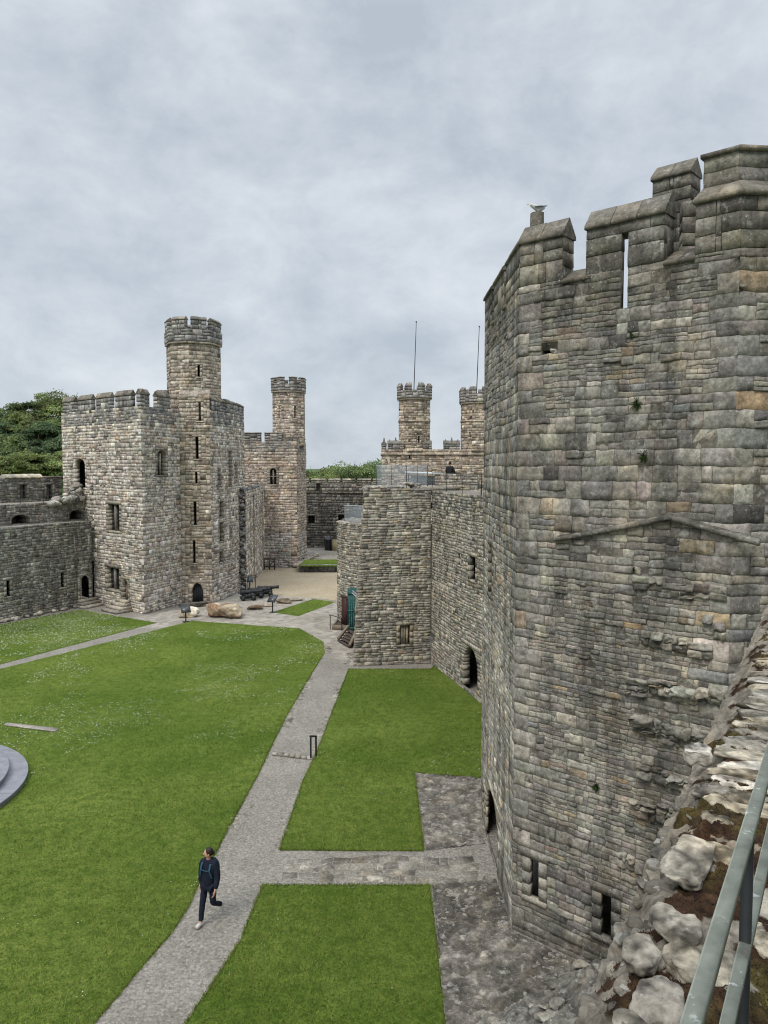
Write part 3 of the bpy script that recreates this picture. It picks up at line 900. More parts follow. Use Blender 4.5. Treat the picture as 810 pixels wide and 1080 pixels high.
o = acc.build('daisies', M['daisy']); o['kind'] = 'stuff'
print('daisies', n)

# round slate dais
dais = empty('slate_dais', (-16.35, 23.2, 0), 'round two tiered grey slate platform cut off at the edge of the main lawn', 'stone platform')
for rad, z0, z1, nm, seg in ((4.7, .0, .20, 'lower_tier', 14), (4.12, .203, .40, 'upper_tier', 12)):
    a = Acc(); ns = seg * 6; e = .006
    for k in range(seg):
        t = np.linspace(k / seg, (k + 1) / seg, 7) * 2 * math.pi
        sh = rng.uniform(.85, 1.12); c = (sh, sh, sh, 1)
        t[0] += .0012; t[-1] -= .0012
        for t0, t1 in zip(t[:-1], t[1:]):
            o_ = lambda r, tt, z: (-16.35 + r * math.cos(tt), 23.2 + r * math.sin(tt), z)
            a.quad(o_(.6, t0, z1), o_(rad, t0, z1), o_(rad, t1, z1), o_(.6, t1, z1), c)
            a.quad(o_(rad - .04, t0, z0), o_(rad - .04, t1, z0), o_(rad - .04, t1, z1 - .06), o_(rad - .04, t0, z1 - .06), c)
            a.quad(o_(rad, t0, z1 - .06), o_(rad, t1, z1 - .06), o_(rad, t1, z1), o_(rad, t0, z1), c)
            a.quad(o_(rad - .04, t0, z1 - .06), o_(rad - .04, t1, z1 - .06), o_(rad, t1, z1 - .06), o_(rad, t0, z1 - .06), c)
    o = a.build(nm, M['slate'], dais)

# ------------------------------------------------------------------ near tower
V0, V1, V2 = (2.9, 22.1), (2.9, 16.56), (6.24, 13.54)
NT = [V0, V1, V2, (10.7, 14.0), (13.7, 17.2), (13.7, 21.5), (10.6, 25.0), (6.0, 25.0)]
near = empty('castle_tower', (7.5, 19, 0), 'near many sided grey rubble tower rising past the top edge beside the wall walk', 'tower')
FL, FF, FR = Face(V0, V1), Face(V1, V2), Face(V2, NT[3])
def near_size(z):
    if z < .9: return (.3, .42), (.3, .7), (.24, .34)
    if z < 3.2: return (.26, .40), (.18, .42), (.12, .22)
    if z < 8.2: return (.22, .38), (.15, .42), (.075, .165)
    if z < 9.6: return (.26, .40), (.22, .50), (.12, .24)
    if z < 11.4: return (.28, .42), (.24, .54), (.17, .34)
    return (.24, .40), (.18, .55), (.085, .21)
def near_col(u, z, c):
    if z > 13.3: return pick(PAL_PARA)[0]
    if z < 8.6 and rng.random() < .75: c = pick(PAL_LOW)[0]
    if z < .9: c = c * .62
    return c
SN = Style(PAL_NEAR, d=(-.003, .007), g=.0035, jd=.007, b=.005, res=(7, 6), ja=.022, warp=.025, pr=.024, vj=.13, qpal=PAL_NEAR, zfn=near_size, mortar=(.12, .11, .095), jit=.11)
hl, hf = [], []
# left flank: pointed door, low slit, tall slit
d = FL.rect(514.6, 838, 523.5, 897); d[2] = .12; d[0] -= .35; d[1] += .25
hl.append(opening(near, FL, d, 'doorway', arch=.85, depth=.06, s=.14, mat=M['stone_near'], sill=False, proud=.008))
hl.append(opening(near, FL, FL.rect(509.6, 831, 511.6, 849), 'arrow_slit', depth=.12, s=.15, mat=M['stone_near']))
hl.append(opening(near, FL, FL.rect(516.2, 575, 519.2, 626), 'arrow_slit', depth=.12, s=.18, mat=M['stone_near']))
# front: two low slits, putlog hole
r1 = FF.rect(561, 907, 567.3, 948); r2 = FF.rect(636, 944, 643.6, 989)
for r in (r1, r2):
    r[0] -= .05; r[1] += .02
    hf.append(opening(near, FF, r, 'arrow_slit', depth=.12, s=.2, mat=M['stone_near'], st_col=PAL_LOW, proud=.012))
r = FF.rect(571, 361, 588, 374); put = [r[0], r[1], r[2], r[3]]; hf.append(put)
slit = FF.rect(655.4, 268, 661.4, 325)
sl = [slit[0] - .012, slit[1] + .012, slit[2], 14.3]; hf.append(sl)
ZT = 14.3
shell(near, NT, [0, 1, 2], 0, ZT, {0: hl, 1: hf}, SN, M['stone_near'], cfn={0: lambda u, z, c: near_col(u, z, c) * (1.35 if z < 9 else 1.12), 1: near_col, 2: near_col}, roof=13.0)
# putlog hole lining and the block sitting in it
a = Acc()
for (x0, x1, y0, y1) in ((put[0], put[1], put[2] - .06, put[2]), (put[0], put[1], put[3], put[3] + .06), (put[0] - .06, put[0], put[2], put[3]), (put[1], put[1] + .06, put[2], put[3])):
    a.fbox(FF, x0, x1, y0, y1, -.5, -.02, (.12, .115, .105))
a.fbox(FF, put[0], put[1], put[2], put[3], -.55, -.5, (.1, .1, .1))
rock(a, FF.p(put[1] - .12, put[2] + .06, -.08), (.17, .2, .13), 3, (.30, .31, .31))
a.build('putlog_hole', M['stone_near'], near)
# inner leaf of the parapet, so the slot really passes through to the sky
a = Acc(); th = .46
for (x0, x1, y0, y1) in ((.0, sl[0] - .45, 12.9, ZT), (sl[1] + .45, FF.L, 12.9, ZT), (sl[0] - .45, sl[1] + .45, 12.9, sl[2])):
    a.fbox(FF, x0, x1, y0, y1, -th, -.03, (.16, .15, .135))
for x0, x1 in ((sl[0] - .45, sl[0]), (sl[1], sl[1] + .45)): a.fbox(FF, x0, x1, sl[2], ZT, -.13, -.03, (.16, .15, .135))
for F in (FL, FR):
    a.fbox(F, .05, F.L - .05, 12.9, ZT - .01, -th, -.06, (.16, .15, .135))
a.build('parapet_core', M['stone_near'], near)
SPAR = Style(PAL_PARA, h=(.26, .42), l=(.35, .8), d=(0, .012), g=.004, jd=.009, b=.006, res=(6, 5), ja=.012, warp=0, split=.12, quoin=False, jit=.14)
SPAR.mortar = (.11, .105, .095)
# front parapet: merlons, sills; z 15.18 eaves, 15.6 ridges
merlon(near, FF, .02, 1.03, ZT, 15.18, th, .42, SPAR)
merlon(near, FF, 1.565, 3.145, ZT, 15.18, th, .42, SPAR, slit=(sl[0], sl[1], 14.98))
def sill(F, u0, u1, z):
    a = Acc(); n = 2; us = np.linspace(u0, u1, n + 1)
    for x0, x1 in zip(us[:-1], us[1:]):
        P = [F.p(x0 + .004, z - .1, .04), F.p(x1 - .004, z - .1, .04), F.p(x1 - .004, z - .1, -.46), F.p(x0 + .004, z - .1, -.46),
             F.p(x0 + .004, z - .03, .06), F.p(x1 - .004, z - .03, .06), F.p(x1 - .004, z + .26, -.46), F.p(x0 + .004, z + .26, -.46)]
        a.hexa(P, pick(PAL_PARA)[0])
    a.build('embrasure_sill', M['coping'], near)
sill(FF, 1.03, 1.565, ZT); sill(FF, 3.145, 3.72, ZT)
# the raised merlon wraps round the right arris
merlon(near, FF, 3.72, FF.L, ZT, 15.2, th, 0, SPAR)
merlon(near, FR, 0, 2.6, ZT, 15.2, th, 0, SPAR)
a = Acc()
arr = FF.p(FF.L, 0)
def wrap_coping(acc, z, rise, d0, dr, ua, ub, over=.06):
    """one sloping slab course that turns the arris"""
    bis = FF.N + FR.N; bis /= np.dot(bis, FF.N)
    def row(F, us, corner_first):
        for x0, x1 in zip(us[:-1], us[1:]):
            c = np.clip(pick(PAL_PARA)[0] * (1 + rng.normal(0, .12)), .02, .8); dz = rng.uniform(-.008, .008)
            def q(u, zz, d):
                at_c = (u == us[0] and corner_first) or (u == us[-1] and not corner_first)
                return arr + bis * d + np.array([0, 0, zz]) if at_c else F.p(u, zz, d)
            acc.hexa([q(x0, z, d0 + over), q(x1, z, d0 + over), q(x1, z, d0 - dr - .15), q(x0, z, d0 - dr - .15),
                      q(x0, z + .08 + dz, d0 + over), q(x1, z + .08 + dz, d0 + over), q(x1, z + rise + dz, d0 - dr), q(x0, z + rise + dz, d0 - dr)], c)
    row(FF, np.linspace(ua, FF.L, 3), False); row(FR, np.linspace(0, ub, 5), True)
wrap_coping(a, 15.2, .40, 0, .42, 3.68, 2.66)
a.build('coping', M['coping'], near)
# set-back upper parapet of the stair turret
tur = Acc(); bis = FF.N + FR.N; bis /= np.dot(bis, FF.N)
c0 = arr - bis * .5; FF2 = Face(c0 - FF.U * .62, c0); FR2 = Face(c0, c0 + FR.U * 2.4)
for F in (FF2, FR2):
    masonry(tur, F, F.L, 15.3, 16.16, [], SPAR, cl=True, cr=True)
E = Face(FF2.p(0, 0, -1.2), FF2.p(0, 0)); masonry(tur, E, E.L, 15.3, 16.16, [], SPAR, cl=True, cr=True)
to = tur.build('turret', M['stone_near'], near)
a = Acc(); arr_keep = arr; arr = c0; FFk, FRk = FF, FR
FF, FR = FF2, FR2
wrap_coping(a, 16.16, .26, 0, .42, -.05, 2.45); FF, FR = FFk, FRk; arr = arr_keep
e0 = FF2.p(-.04, 16.16, -.4); e1 = FR2.p(2.4, 16.16, -.4)
a.hexa([FF2.p(-.04, 16.17, -1.3), FR2.p(2.4, 16.17, -1.6), FR2.p(2.4, 16.17, -.4), FF2.p(-.04, 16.17, -.4),
        FF2.p(-.04, 16.40, -1.3), FR2.p(2.4, 16.40, -1.6), FR2.p(2.4, 16.41, -.4), FF2.p(-.04, 16.41, -.4)], pick(PAL_PARA)[0])
a.build('coping', M['coping'], to)
# stub merlon standing behind, seen end on
q0 = D(688, 215, 16.4)
Fm = Face((q0[0], 16.4), (q0[0] + .74 * .8, 16.4 - .67 * .8))
merlon(near, Fm, 0, Fm.L, 13.0, 16.45, .5, .36, SPAR)
q0 = D(722, 230, 15.4); q1 = D(760, 230, 15.2); Fm = Face((q0[0], 15.5), (q1[0] + .6, 15.2))
merlon(near, Fm, 0, Fm.L, 13.0, 15.75, .4, 0, SPAR)
# left flank parapet
u = .0
for u0, u1 in ((0, 1.5), (1.85, 3.5), (3.85, FL.L - .02)):
    merlon(near, FL, u0, u1, ZT, 15.18, th, .30, SPAR)
sill(FL, 1.5, 1.85, ZT); sill(FL, 3.5, 3.85, ZT)
# short chimney-like stub behind the corner merlon (the gull stands on it)
stub = Acc(); qs = D(566.5, 240, 17.3)
for k in range(4):
    rr = .175 - .006 * k; z0 = 14.9 + k * .3
    stub.bar((qs[0], qs[1], z0), (qs[0], qs[1], z0 + .293), rr, 9, pick(PAL_PARA)[0], rr * .97)
stub.build('stone_stub', M['stone_near'], near)
STUB_TOP = np.array([qs[0], qs[1], 16.06])

# drip mould: two shallow slopes meeting at the middle
a = Acc()
pts = [(586, 569.5), (616, 564.5), (646, 559), (676, 553), (706, 546), (730, 553), (754, 560), (778, 567), (802, 573.5)]
uv = [FF.uv(*p) for p in pts]
for i, ((ua, va), (ub, vb)) in enumerate(zip(uv[:-1], uv[1:])):
    c = np.clip(pick(PAL_PARA)[0] * (1 + rng.normal(0, .1)), .02, .8); o1 = .12 + rng.uniform(-.004, .004)
    a.hexa([FF.p(ua + .004, va - .035, .10), FF.p(ub - .004, vb - .035, .10), FF.p(ub - .004, vb - .035, -.02), FF.p(ua + .004, va - .035, -.02),
            FF.p(ua + .004, va + .035, o1), FF.p(ub - .004, vb + .035, o1), FF.p(ub - .004, vb + .10, -.02), FF.p(ua + .004, va + .10, -.02)], c)
a.build('drip_mould', M['stone_near'], near)
# broken ledges where a vault once sprang
ledges = [((668, 612), (810, 640), .20, .16), ((676, 668), (752, 690), .30, .18), ((660, 716), (782, 745), .36, .17), ((668, 760), (776, 792), .34, .18),
          ((672, 806), (742, 838), .30, .15), ((664, 846), (722, 872), .30, .20), ((740, 655), (810, 672), .22, .16), ((652, 900), (690, 935), .22, .2)]
for k, (pa, pb, outw, hh) in enumerate(ledges):
    a = Acc(); (ua, va), (ub, vb) = FF.uv(*pa), FF.uv(*pb); ub = min(ub, FF.L - .05)
    vb = va + (vb - va) * .35; n_ = max(2, int((ub - ua) / .45))
    for m_ in range(n_):
        t0, t1 = m_ / n_, (m_ + 1) / n_
        x0, x1 = ua + (ub - ua) * t0, ua + (ub - ua) * t1; v = va + (vb - va) * t0 + rng.uniform(-.07, .07)
        for row in range(2):
            ow = outw * .62 * rng.uniform(.55, 1.1) * (1.0 if row == 0 else .55) * min(1, .55 + 2 * t1)
            stl = Style([(w, tuple(np.array(c) * (1.0 if row == 0 else .8))) for w, c in PAL_LOW], l=(.16, .42), d=(ow * .35, ow), g=.005, jd=.02, b=.012, res=(7, 6), ja=.022, warp=.05, jit=.16, quoin=False, pr=.03)
            h0 = hh * rng.uniform(.75, 1.2); y0 = v - h0 * row * .9
            stl.sh = (h0 * .55, h0 * 1.1)
            Fl = Face(FF.p(x0, 0), FF.p(x1, 0)); masonry(a, Fl, Fl.L, y0 - h0 / 2, y0 + h0 / 2, [], stl, zs=[y0 - h0 / 2, y0 + h0 / 2], backing=False)
    a.build('broken_ledge', M['stone_near'], near)

# weeds rooted in the joints
def weed(px, py, F, r, n=120, seed=0, drop=.5):
    a = Acc(); u, v = F.uv(px, py); rg = np.random.default_rng(seed); tips = []
    for _ in range(n):
        dx, dz, dd = rg.normal(0, r * .45), rg.normal(-r * drop, r * .6), abs(rg.normal(0, r * .35))
        p = F.p(u + dx, v + dz, .02 + dd); s_ = rg.uniform(.010, .024)
        e1, e2 = rg.normal(0, 1, 3), rg.normal(0, 1, 3); e1 /= np.linalg.norm(e1); e2 -= e1 * (e1 @ e2); e2 /= np.linalg.norm(e2)
        k = rg.uniform(.6, 1.3); tips.append((p, e1 * s_ * .5, (.05 * k, .085 * k, .022 * k, 1)))
    r0 = F.p(u, v, -.01); V = [r0]; C = [(.03, .05, .015, 1)]; Fq = []
    for p, e, c in tips:
        m_ = r0 + (p - r0) * .72; k = len(V); V += [m_ - e, p, m_ + e]; C += [c] * 3; Fq.append([0, k, k + 1, k + 2])
    a.add(V, Fq, np.array(C))
    o = a.build('weed', M['leaf'], loc=F.p(u, v))
    return o
WL = [(667, 352, .10, 'thin tuft of weeds in a joint below the parapet slot'), (672, 424, .16, 'dark green weed clump high on the tower above the drip mould'),
      (679, 480, .15, 'green weed clump on the tower midway between parapet and drip mould'), (629, 828, .14, 'small upright green weed alone on the lower face of the near tower'),
      (708, 858, .24, 'spreading green weed on the lowest broken ledge'), (668, 600, .08, 'thin weed in a joint just below the drip mould')]
for i, (x, y, r, lb) in enumerate(WL):
    tag(weed(x, y, FF, r * .72, int(600 * r) + 40, i), lb, 'weed', 'weeds growing in the near tower')
# ------------------------------------------------------------------ parapet wall under the camera, hand rail
WT = 9.30                                                               # top of the wall
WA = G(647, 1080, WT) * np.array([1, 1, 0]); _w = G(803, 680, WT) * np.array([1, 1, 0]) - WA
WD = _w / np.linalg.norm(_w); WN = np.array([-WD[1], WD[0], 0])         # along the wall, outward (towards the courtyard)
wp = lambda s_, d_, z: WA + WD * s_ - WN * d_ + np.array([0, 0, z])     # s along, d inward from the edge
wall = empty('parapet_wall', wp(0, .5, 0), 'near mossy rubble wall top with pale lichened stones beneath the green hand rail', 'wall')
rg = np.random.default_rng(5); s0, s1 = -.7, 11.6
seeds = []                                             # s, d, size s, size d, height, kind (1 stone, 0 moss), colour
PT = [(4, (.27, .252, .21)), (3, (.22, .21, .185)), (2.2, (.32, .295, .235)), (2, (.18, .172, .156)), (.4, (.24, .195, .15)), (1, (.34, .33, .31))]
top_col = lambda: np.clip(pick(PT)[0] * (1 + rng.normal(0, .12)), .03, .7)
u = s0 - .3
while u < s1 + .3:                                     # row of long stones laid across the edge
    far = u > 1.15
    w = rg.uniform(.06, .14) if far else rg.uniform(.05, .13)
    dep = rg.uniform(.22, .36) if far else rg.uniform(.10, .2)
    st_ = 1 if rg.random() < (.93 if far else .6) else 0
    seeds.append((u + w / 2, dep * .48, w, dep, rg.uniform(.012, .035), st_, *top_col())); u += w * .98
q = .13
for a_ in np.arange(s0 - .3, s1 + .3, q):
    for b_ in np.arange(.30 if a_ > 1.15 else .18, 1.2, q):
        kind = 1 if rg.random() < (.30 if b_ < .62 else .42) else 0
        seeds.append((a_ + rg.uniform(-.05, .05), b_ + rg.uniform(-.05, .05), rg.uniform(.13, .24), rg.uniform(.11, .19), rg.uniform(.0, .035) if kind else 0, kind, *top_col()))
for px, py, l_, w_ in ((722, 905, .26, .16), (722, 1020, .0, 0), (712, 975, .15, .12), (742, 792, .13, .11), (688, 1052, .15, .11), (682, 1005, .14, .10), (775, 838, .1, .1)):
    if l_ == 0: continue
    qq = G(px, py, WT) - WA; a_, b_ = qq @ WD, -(qq @ WN)
    seeds = [e for e in seeds if ((e[0] - a_) / (l_ * .62)) ** 2 + ((e[1] - b_) / (w_ * .62)) ** 2 > 1]
    seeds.append((a_, b_, l_, w_, .045, 1, *np.array(top_col()) * 1.05))
TOP_SEEDS = np.array(seeds)

def wall_top(s0, s1, step, seed, name):
    """stones bedded in mortar and moss: one height field over irregular cells"""
    Sd = TOP_SEEDS; rg = np.random.default_rng(3)
    ss = np.arange(s0, s1, step); dd = np.arange(-.13, 1.16, step)
    SS, DDm = np.meshgrid(ss, dd, indexing='ij'); W = np.stack([SS, DDm, np.zeros_like(SS)], -1)
    wa = fbm(W, 9.0, 71, 3) * .009 + fbm(W, 30, 75, 2) * .003; wb = fbm(W + 5, 9.0, 72, 3) * .009 + fbm(W + 5, 30, 76, 2) * .004
    qs, qd = (SS + wa).ravel(), (DDm + wb).ravel()
    f1 = np.full(len(qs), 9.0); f2 = f1.copy(); id1 = np.zeros(len(qs), int)
    for lo in range(0, len(qs), 4000):
        sl = slice(lo, lo + 4000); x, y = qs[sl, None], qd[sl, None]
        near_ = np.abs(Sd[:, 0] - x.mean()) < np.ptp(x) / 2 + .5; T = Sd[near_]; ti = np.where(near_)[0]
        r_ = (np.abs((x - T[:, 0]) / T[:, 2]) ** 2.6 + np.abs((y - T[:, 1]) / T[:, 3]) ** 2.6) ** (1 / 2.6)
        o_ = np.argsort(r_, 1)[:, :2]; ar = np.arange(len(r_))
        f1[sl], f2[sl] = r_[ar, o_[:, 0]], r_[ar, o_[:, 1]]; id1[sl] = ti[o_[:, 0]]
    sh_ = SS.shape; f1, f2, id1 = f1.reshape(sh_), f2.reshape(sh_), id1.reshape(sh_)
    border = np.clip((f2 - f1) / .22, 0, 1) * np.clip((.64 + .08 * (SS > 1.3) - f1) / .12, 0, 1)
    E = Sd[id1]; stone = (E[..., 5] > .5)
    prof = np.zeros(sh_)
    tx = rg.normal(0, .10, len(Sd))[id1] * (SS - E[..., 0]) + rg.normal(0, .08, len(Sd))[id1] * (DDm - E[..., 1])
    rough = fbm(W, 14, 81, 4) * .007 + fbm(W, 48, 82, 3) * .004 + fbm(W, 3.0, 83, 3) * .016 - np.clip(fbm(W, 20, 86, 3) - .45, 0, 1) * .03
    ridg = np.abs(fbm(W, 22, 84, 3)) * .010
    P = WA + SS[..., None] * WD - DDm[..., None] * WN
    z = WT - .030 + prof * (.006 + E[..., 4] * .38 + tx * .45 - ridg) + rough + (1 - prof) * (fbm(W, 26, 85, 3) * .009 + fbm(W, 70, 97, 2) * .004 + .004)
    eo = (rg.uniform(-.02, .018, len(Sd)))[id1]           # ragged edge: every edge stone ends where it likes
    drop = np.clip((.035 + eo * .6 + .03 * fbm(W, 9, 98, 3) - DDm) / .15, 0, 1)
    z = z - drop ** 1.3 * .14 + drop * fbm(W, 15, 99, 4) * .022
    P[..., 2] = z
    mort = (fbm(W, 6.0, 87, 3) + .5 * fbm(W, 22, 100, 3) + 1.2 * drop) > .35
    C = np.zeros((*sh_, 4)); gm = np.clip(fbm(W, 3.0, 93, 3) * 1.4 - .15, 0, 1)[..., None]
    mossc = (np.array([.034, .020, .012]) * (1 - gm) + np.array([.056, .048, .016]) * gm) * (1 + .5 * fbm(W, 40, 88, 2))[..., None]
    mc = np.array([.17, .158, .14]) * (1 + .3 * fbm(W, 30, 89, 3))[..., None]
    base = np.where(mort[..., None], mc, mossc)
    k = np.clip(prof * 2.5 - .5 + .5 * fbm(W, 35, 90, 3), 0, 1)[..., None]
    lich = np.clip(fbm(W, 11, 95, 4) * 1.1 + fbm(W, 42, 96, 3) * .8, -.75, .3)[..., None]
    C[..., :3] = np.clip(base * (1 - k) + E[..., 6:9] * (1 + lich) * k, .01, .75); C[..., 3] = k[..., 0]
    nd_ = len(dd); i = np.arange(len(ss) - 1)[:, None] * nd_ + np.arange(nd_ - 1)[None]
    Q = np.stack([i, i + nd_, i + nd_ + 1, i + 1], -1).reshape(-1, 4)[:, ::-1]
    a = Acc(); a.add(P.reshape(-1, 3), Q, C.reshape(-1, 4))
    o = a.build(name, M['rock_top'], wall, smooth=True)
    return SS, DDm, P, (1 - k[..., 0]) * (~mort)
def stone_block(acc, s_, d_, ls, ld, top, seed, col, sub):
    t_ = Acc(); hgt = min(min(ls, ld) * .7 + .02, .085)
    rock(t_, (0, 0, 0), (ls, ld, hgt), seed, col, sub, .20, flat=rng.uniform(.22, .42), rz=math.atan2(WD[1], WD[0]) + rng.normal(0, .16), facets=11)
    V = np.vstack(t_.V); V[:, 2] += top - V[:, 2].max()
    fz = (fbm(V + seed, 30, seed % 50, 3) * .0035 + fbm(V + seed, 75, seed % 50 + 3, 2) * .002 - np.clip(fbm(V + seed, 22, 7, 3) - .35, 0, 1) * .016)
    V[:, 2] += fz
    C = np.tile(np.append(col, .7), (len(V), 1)); li = fbm(V + seed * .37, 13, 95, 4) * .9 + fbm(V + seed * .37, 48, 96, 3) * .55
    C[:, :3] *= (1 + np.clip(li, -.72, .42))[:, None]; C[:, :3] = np.clip(C[:, :3], .015, .6)
    acc.add(V + wp(s_, d_, 0), t_.F3[0], C)
a = Acc(); b_ = Acc()
for k, e in enumerate(TOP_SEEDS):
    if e[5] < .5 or e[1] > 1.12: continue
    s0, d0 = e[0], e[1]
    if d0 < .3: d0 += rng.uniform(-.03, .03)
    stone_block(a if s0 < 2.4 else b_, s0, d0, e[2] * 1.06, e[3] * 1.04, WT - .020 + e[4] * .7, 3000 + k, e[6:9], 4 if s0 < 2.4 else 3)
    if d0 > .35 and rng.random() < .5:
        stone_block(a if s0 < 2.4 else b_, s0 + rng.uniform(-.12, .12), d0 + rng.uniform(-.1, .1), rng.uniform(.02, .05), rng.uniform(.02, .045), WT - .012, 6000 + k, e[6:9] * .8, 2)
a.build('bedded_stones', M['rock_top'], wall); b_.build('bedded_stones', M['rock_top'], wall)
near_top = wall_top(-.7, 2.0, .0065, 5, 'wall_top')
far_top = wall_top(1.985, 5.4, .013, 6, 'wall_top')
wall_top(5.35, 11.6, .05, 7, 'wall_top')
FWo = Face(wp(11.4, 0, 0), wp(-3, 0, 0))
ST_W = Style(PAL_LOW, h=(.14, .28), l=(.2, .6), d=(-.01, .06), g=.008, jd=.05, b=.02, res=(5, 5), ja=.025, warp=.05, split=.2, mortar=(.15, .14, .125))
a = Acc(); FWo.N = WN.copy()
masonry(a, FWo, FWo.L, 0, WT - .12, [], ST_W)
a.quad(wp(-3, 1.15, 7), wp(11.4, 1.15, 7), wp(11.4, 1.15, WT), wp(-3, 1.15, WT), (.2, .19, .17))
a.quad(wp(-3, .0, WT - .2), wp(11.4, .0, WT - .2), wp(11.4, 1.15, WT - .2), wp(-3, 1.15, WT - .2), (.1, .09, .08))
a.build('wall_face', M['stone_near'], wall)
rzw = math.atan2(.85, .5268)
# moss cushions on the mossy parts
a = Acc()
for (SS, DDm, P, mk), num, hs in ((near_top, 110000, .55), (far_top, 40000, .8)):
    pr = mk.ravel().clip(0, 1); pr = pr / pr.sum(); ii = rng.choice(len(pr), num, p=pr)
    base = P.reshape(-1, 3)[ii] + np.c_[rng.normal(0, .004, (num, 2)), np.full(num, -.002)]
    h = rng.uniform(.005, .014, num) * hs; az = rng.uniform(0, 6.28, num); w = rng.uniform(.0014, .0032, num) * hs
    side = np.c_[np.cos(az), np.sin(az), np.zeros(num)] * w[:, None]
    V = np.stack([base - side, base + side, base + np.c_[rng.normal(0, .6, (num, 2)) * h[:, None], h]], 1).reshape(-1, 3)
    gm = np.clip(fbm(base, 2.4, 93, 3) * 1.4 - .1, 0, 1)[:, None]
    C = (np.array([.040, .023, .013]) * (1 - gm) + np.array([.062, .054, .018]) * gm) * rng.uniform(.5, 1.6, (num, 1))
    a.add(V, np.arange(3 * num).reshape(-1, 3), np.repeat(np.c_[C, np.ones(num)], 3, 0))
o = a.build('moss_tufts', M['blade'], wall); o['kind'] = 'stuff'
# crumbling lower stones just outside the edge
a = Acc()
for k in range(90):
    s0 = rng.uniform(-.3, 1.7); out = rng.uniform(.0, .16); sz = rng.uniform(.025, .085)
    c = np.clip(pick(PAL_LOW)[0] * rng.uniform(.3, .8), .02, .6)
    rock(a, wp(s0, -out * .7, WT - .06 - out * .55 + rng.uniform(-.02, .01)), (sz * 1.4, sz, sz * .5), 400 + k, c, 3, .22, rz=rzw + rng.normal(0, .4), flat=.35, facets=14)
a.build('crumbling_edge', M['rock_top'], wall)

# ruined stub of cross wall at the foot, between the parapet wall and the near tower
stubw = empty('ruined_wall', (4.2, 13.2, 0), 'low broken rubble stub at the foot of the near tower below the parapet wall', 'ruined wall')
a = Acc()
p0, p1 = G(606, 1022)[:2], G(515, 1080)[:2]
Fs = Face(tuple(p1 + (p1 - p0) * .5), tuple(p0 + (p0 - p1) * .02))
Fs.N = np.array([Fs.U[1], -Fs.U[0], 0]) * -1.0
ST_R = Style(PAL_LOW, h=(.10, .2), l=(.14, .4), d=(-.02, .09), g=.01, jd=.05, b=.03, res=(4, 4), ja=.04, warp=.1, mortar=(.15, .14, .125))
ex = (p1 - p0) / np.linalg.norm(p1 - p0); ey = np.array([.63, -.78])
nu, nv = 110, 60; TU, TV = np.meshgrid(np.linspace(-.15, 4.6, nu), np.linspace(-.05, 2.6, nv)); P = np.zeros((nv, nu, 3))
P[..., :2] = p0 + TU[..., None] * ex + TV[..., None] * ey
cell = np.round(P * 4.5 + fbm(P, 2.0, 61, 2)[..., None] * .7); lump = _hash(cell[..., 0].astype(int), cell[..., 1].astype(int), cell[..., 1].astype(int) * 0, 17)
P[..., 2] = -.05 + 1.5 * np.clip(TV / 2.2, 0, 1) ** .8 + .16 * fbm(P, 1.3, 62, 3) * np.clip(TV * 2, 0, 1) + .07 * lump + .04 * fbm(P, 7.0, 63, 3)
_env = np.clip((2.55 - TV) / .35, 0, 1) * np.clip((TU + .12) / .35, 0, 1) * np.clip((4.55 - TU) / .4, 0, 1); P[..., 2] = (P[..., 2] + .08) * _env - .08
cc = np.array([.15, .142, .128]) * (1 + .35 * lump + .25 * fbm(P, 3.0, 64, 3))[..., None]
i = np.arange(nv - 1)[:, None] * nu + np.arange(nu - 1)[None]; Q = np.stack([i, i + nu, i + nu + 1, i + 1], -1).reshape(-1, 4)
a.add(P.reshape(-1, 3), Q, np.c_[np.clip(cc, .02, .6).reshape(-1, 3), np.ones(nu * nv)])
for k in range(70):
    t = rng.uniform(0, 4.2); back = rng.uniform(0, 2.2) ; q = p0 + ex * t + ey * back; s0 = rng.uniform(.1, .3)
    rock(a, (q[0], q[1], 1.5 * (back / 2.2) ** .8), (s0 * 1.3, s0, s0 * .5), 1200 + k, np.clip(pick(PAL_LOW)[0] * .75 * (1 + rng.normal(0, .2)), .02, .6), 3, .26, rz=rng.uniform(0, 3), flat=.4)
a.build('rubble', M['stone_near'], stubw)

# hand rail
rail = empty('hand_rail', wp(-.3, .4, 8.9), 'grey green metal hand rail with one dark post along the near wall top', 'railing')
RP = lambda t, h_: np.array([.353 + .5268 * t, .815 + .85 * t, CAM_H - h_])
RN = np.array([-.85, .5268, 0])
def tube(acc, t0, t1, h_, w=.020, hh=.020, r=.0028):
    prof = [(-w / 2, -hh / 2), (w / 2 - r, -hh / 2), (w / 2, -hh / 2 + r), (w / 2, hh / 2 - r), (w / 2 - r * .3, hh / 2 - r * .3), (w / 2 - r, hh / 2), (-w / 2, hh / 2)]
    ts = np.linspace(t0, t1, 14); V = []
    for t in ts:
        c = RP(t, h_)
        for x, z in prof: V.append(c + RN * x + np.array([0, 0, z]) + rng.normal(0, .0003, 3))
    m_ = len(prof); F = [[i * m_ + j, i * m_ + (j + 1) % m_, (i + 1) * m_ + (j + 1) % m_, (i + 1) * m_ + j] for i in range(len(ts) - 1) for j in range(m_)]
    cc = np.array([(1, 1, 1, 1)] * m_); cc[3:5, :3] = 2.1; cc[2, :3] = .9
    acc.add(V, F, np.tile(cc, (len(ts), 1)))
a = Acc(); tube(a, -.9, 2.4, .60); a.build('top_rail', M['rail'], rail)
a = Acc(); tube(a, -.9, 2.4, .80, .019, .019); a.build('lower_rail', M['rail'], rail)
a = Acc(); q = RP(.47, 0); a.box((q[0], q[1], CAM_H - .613), (.024, .021, .006), rz=rzw); a.build('bracket', M['rail'], rail)
a = Acc()
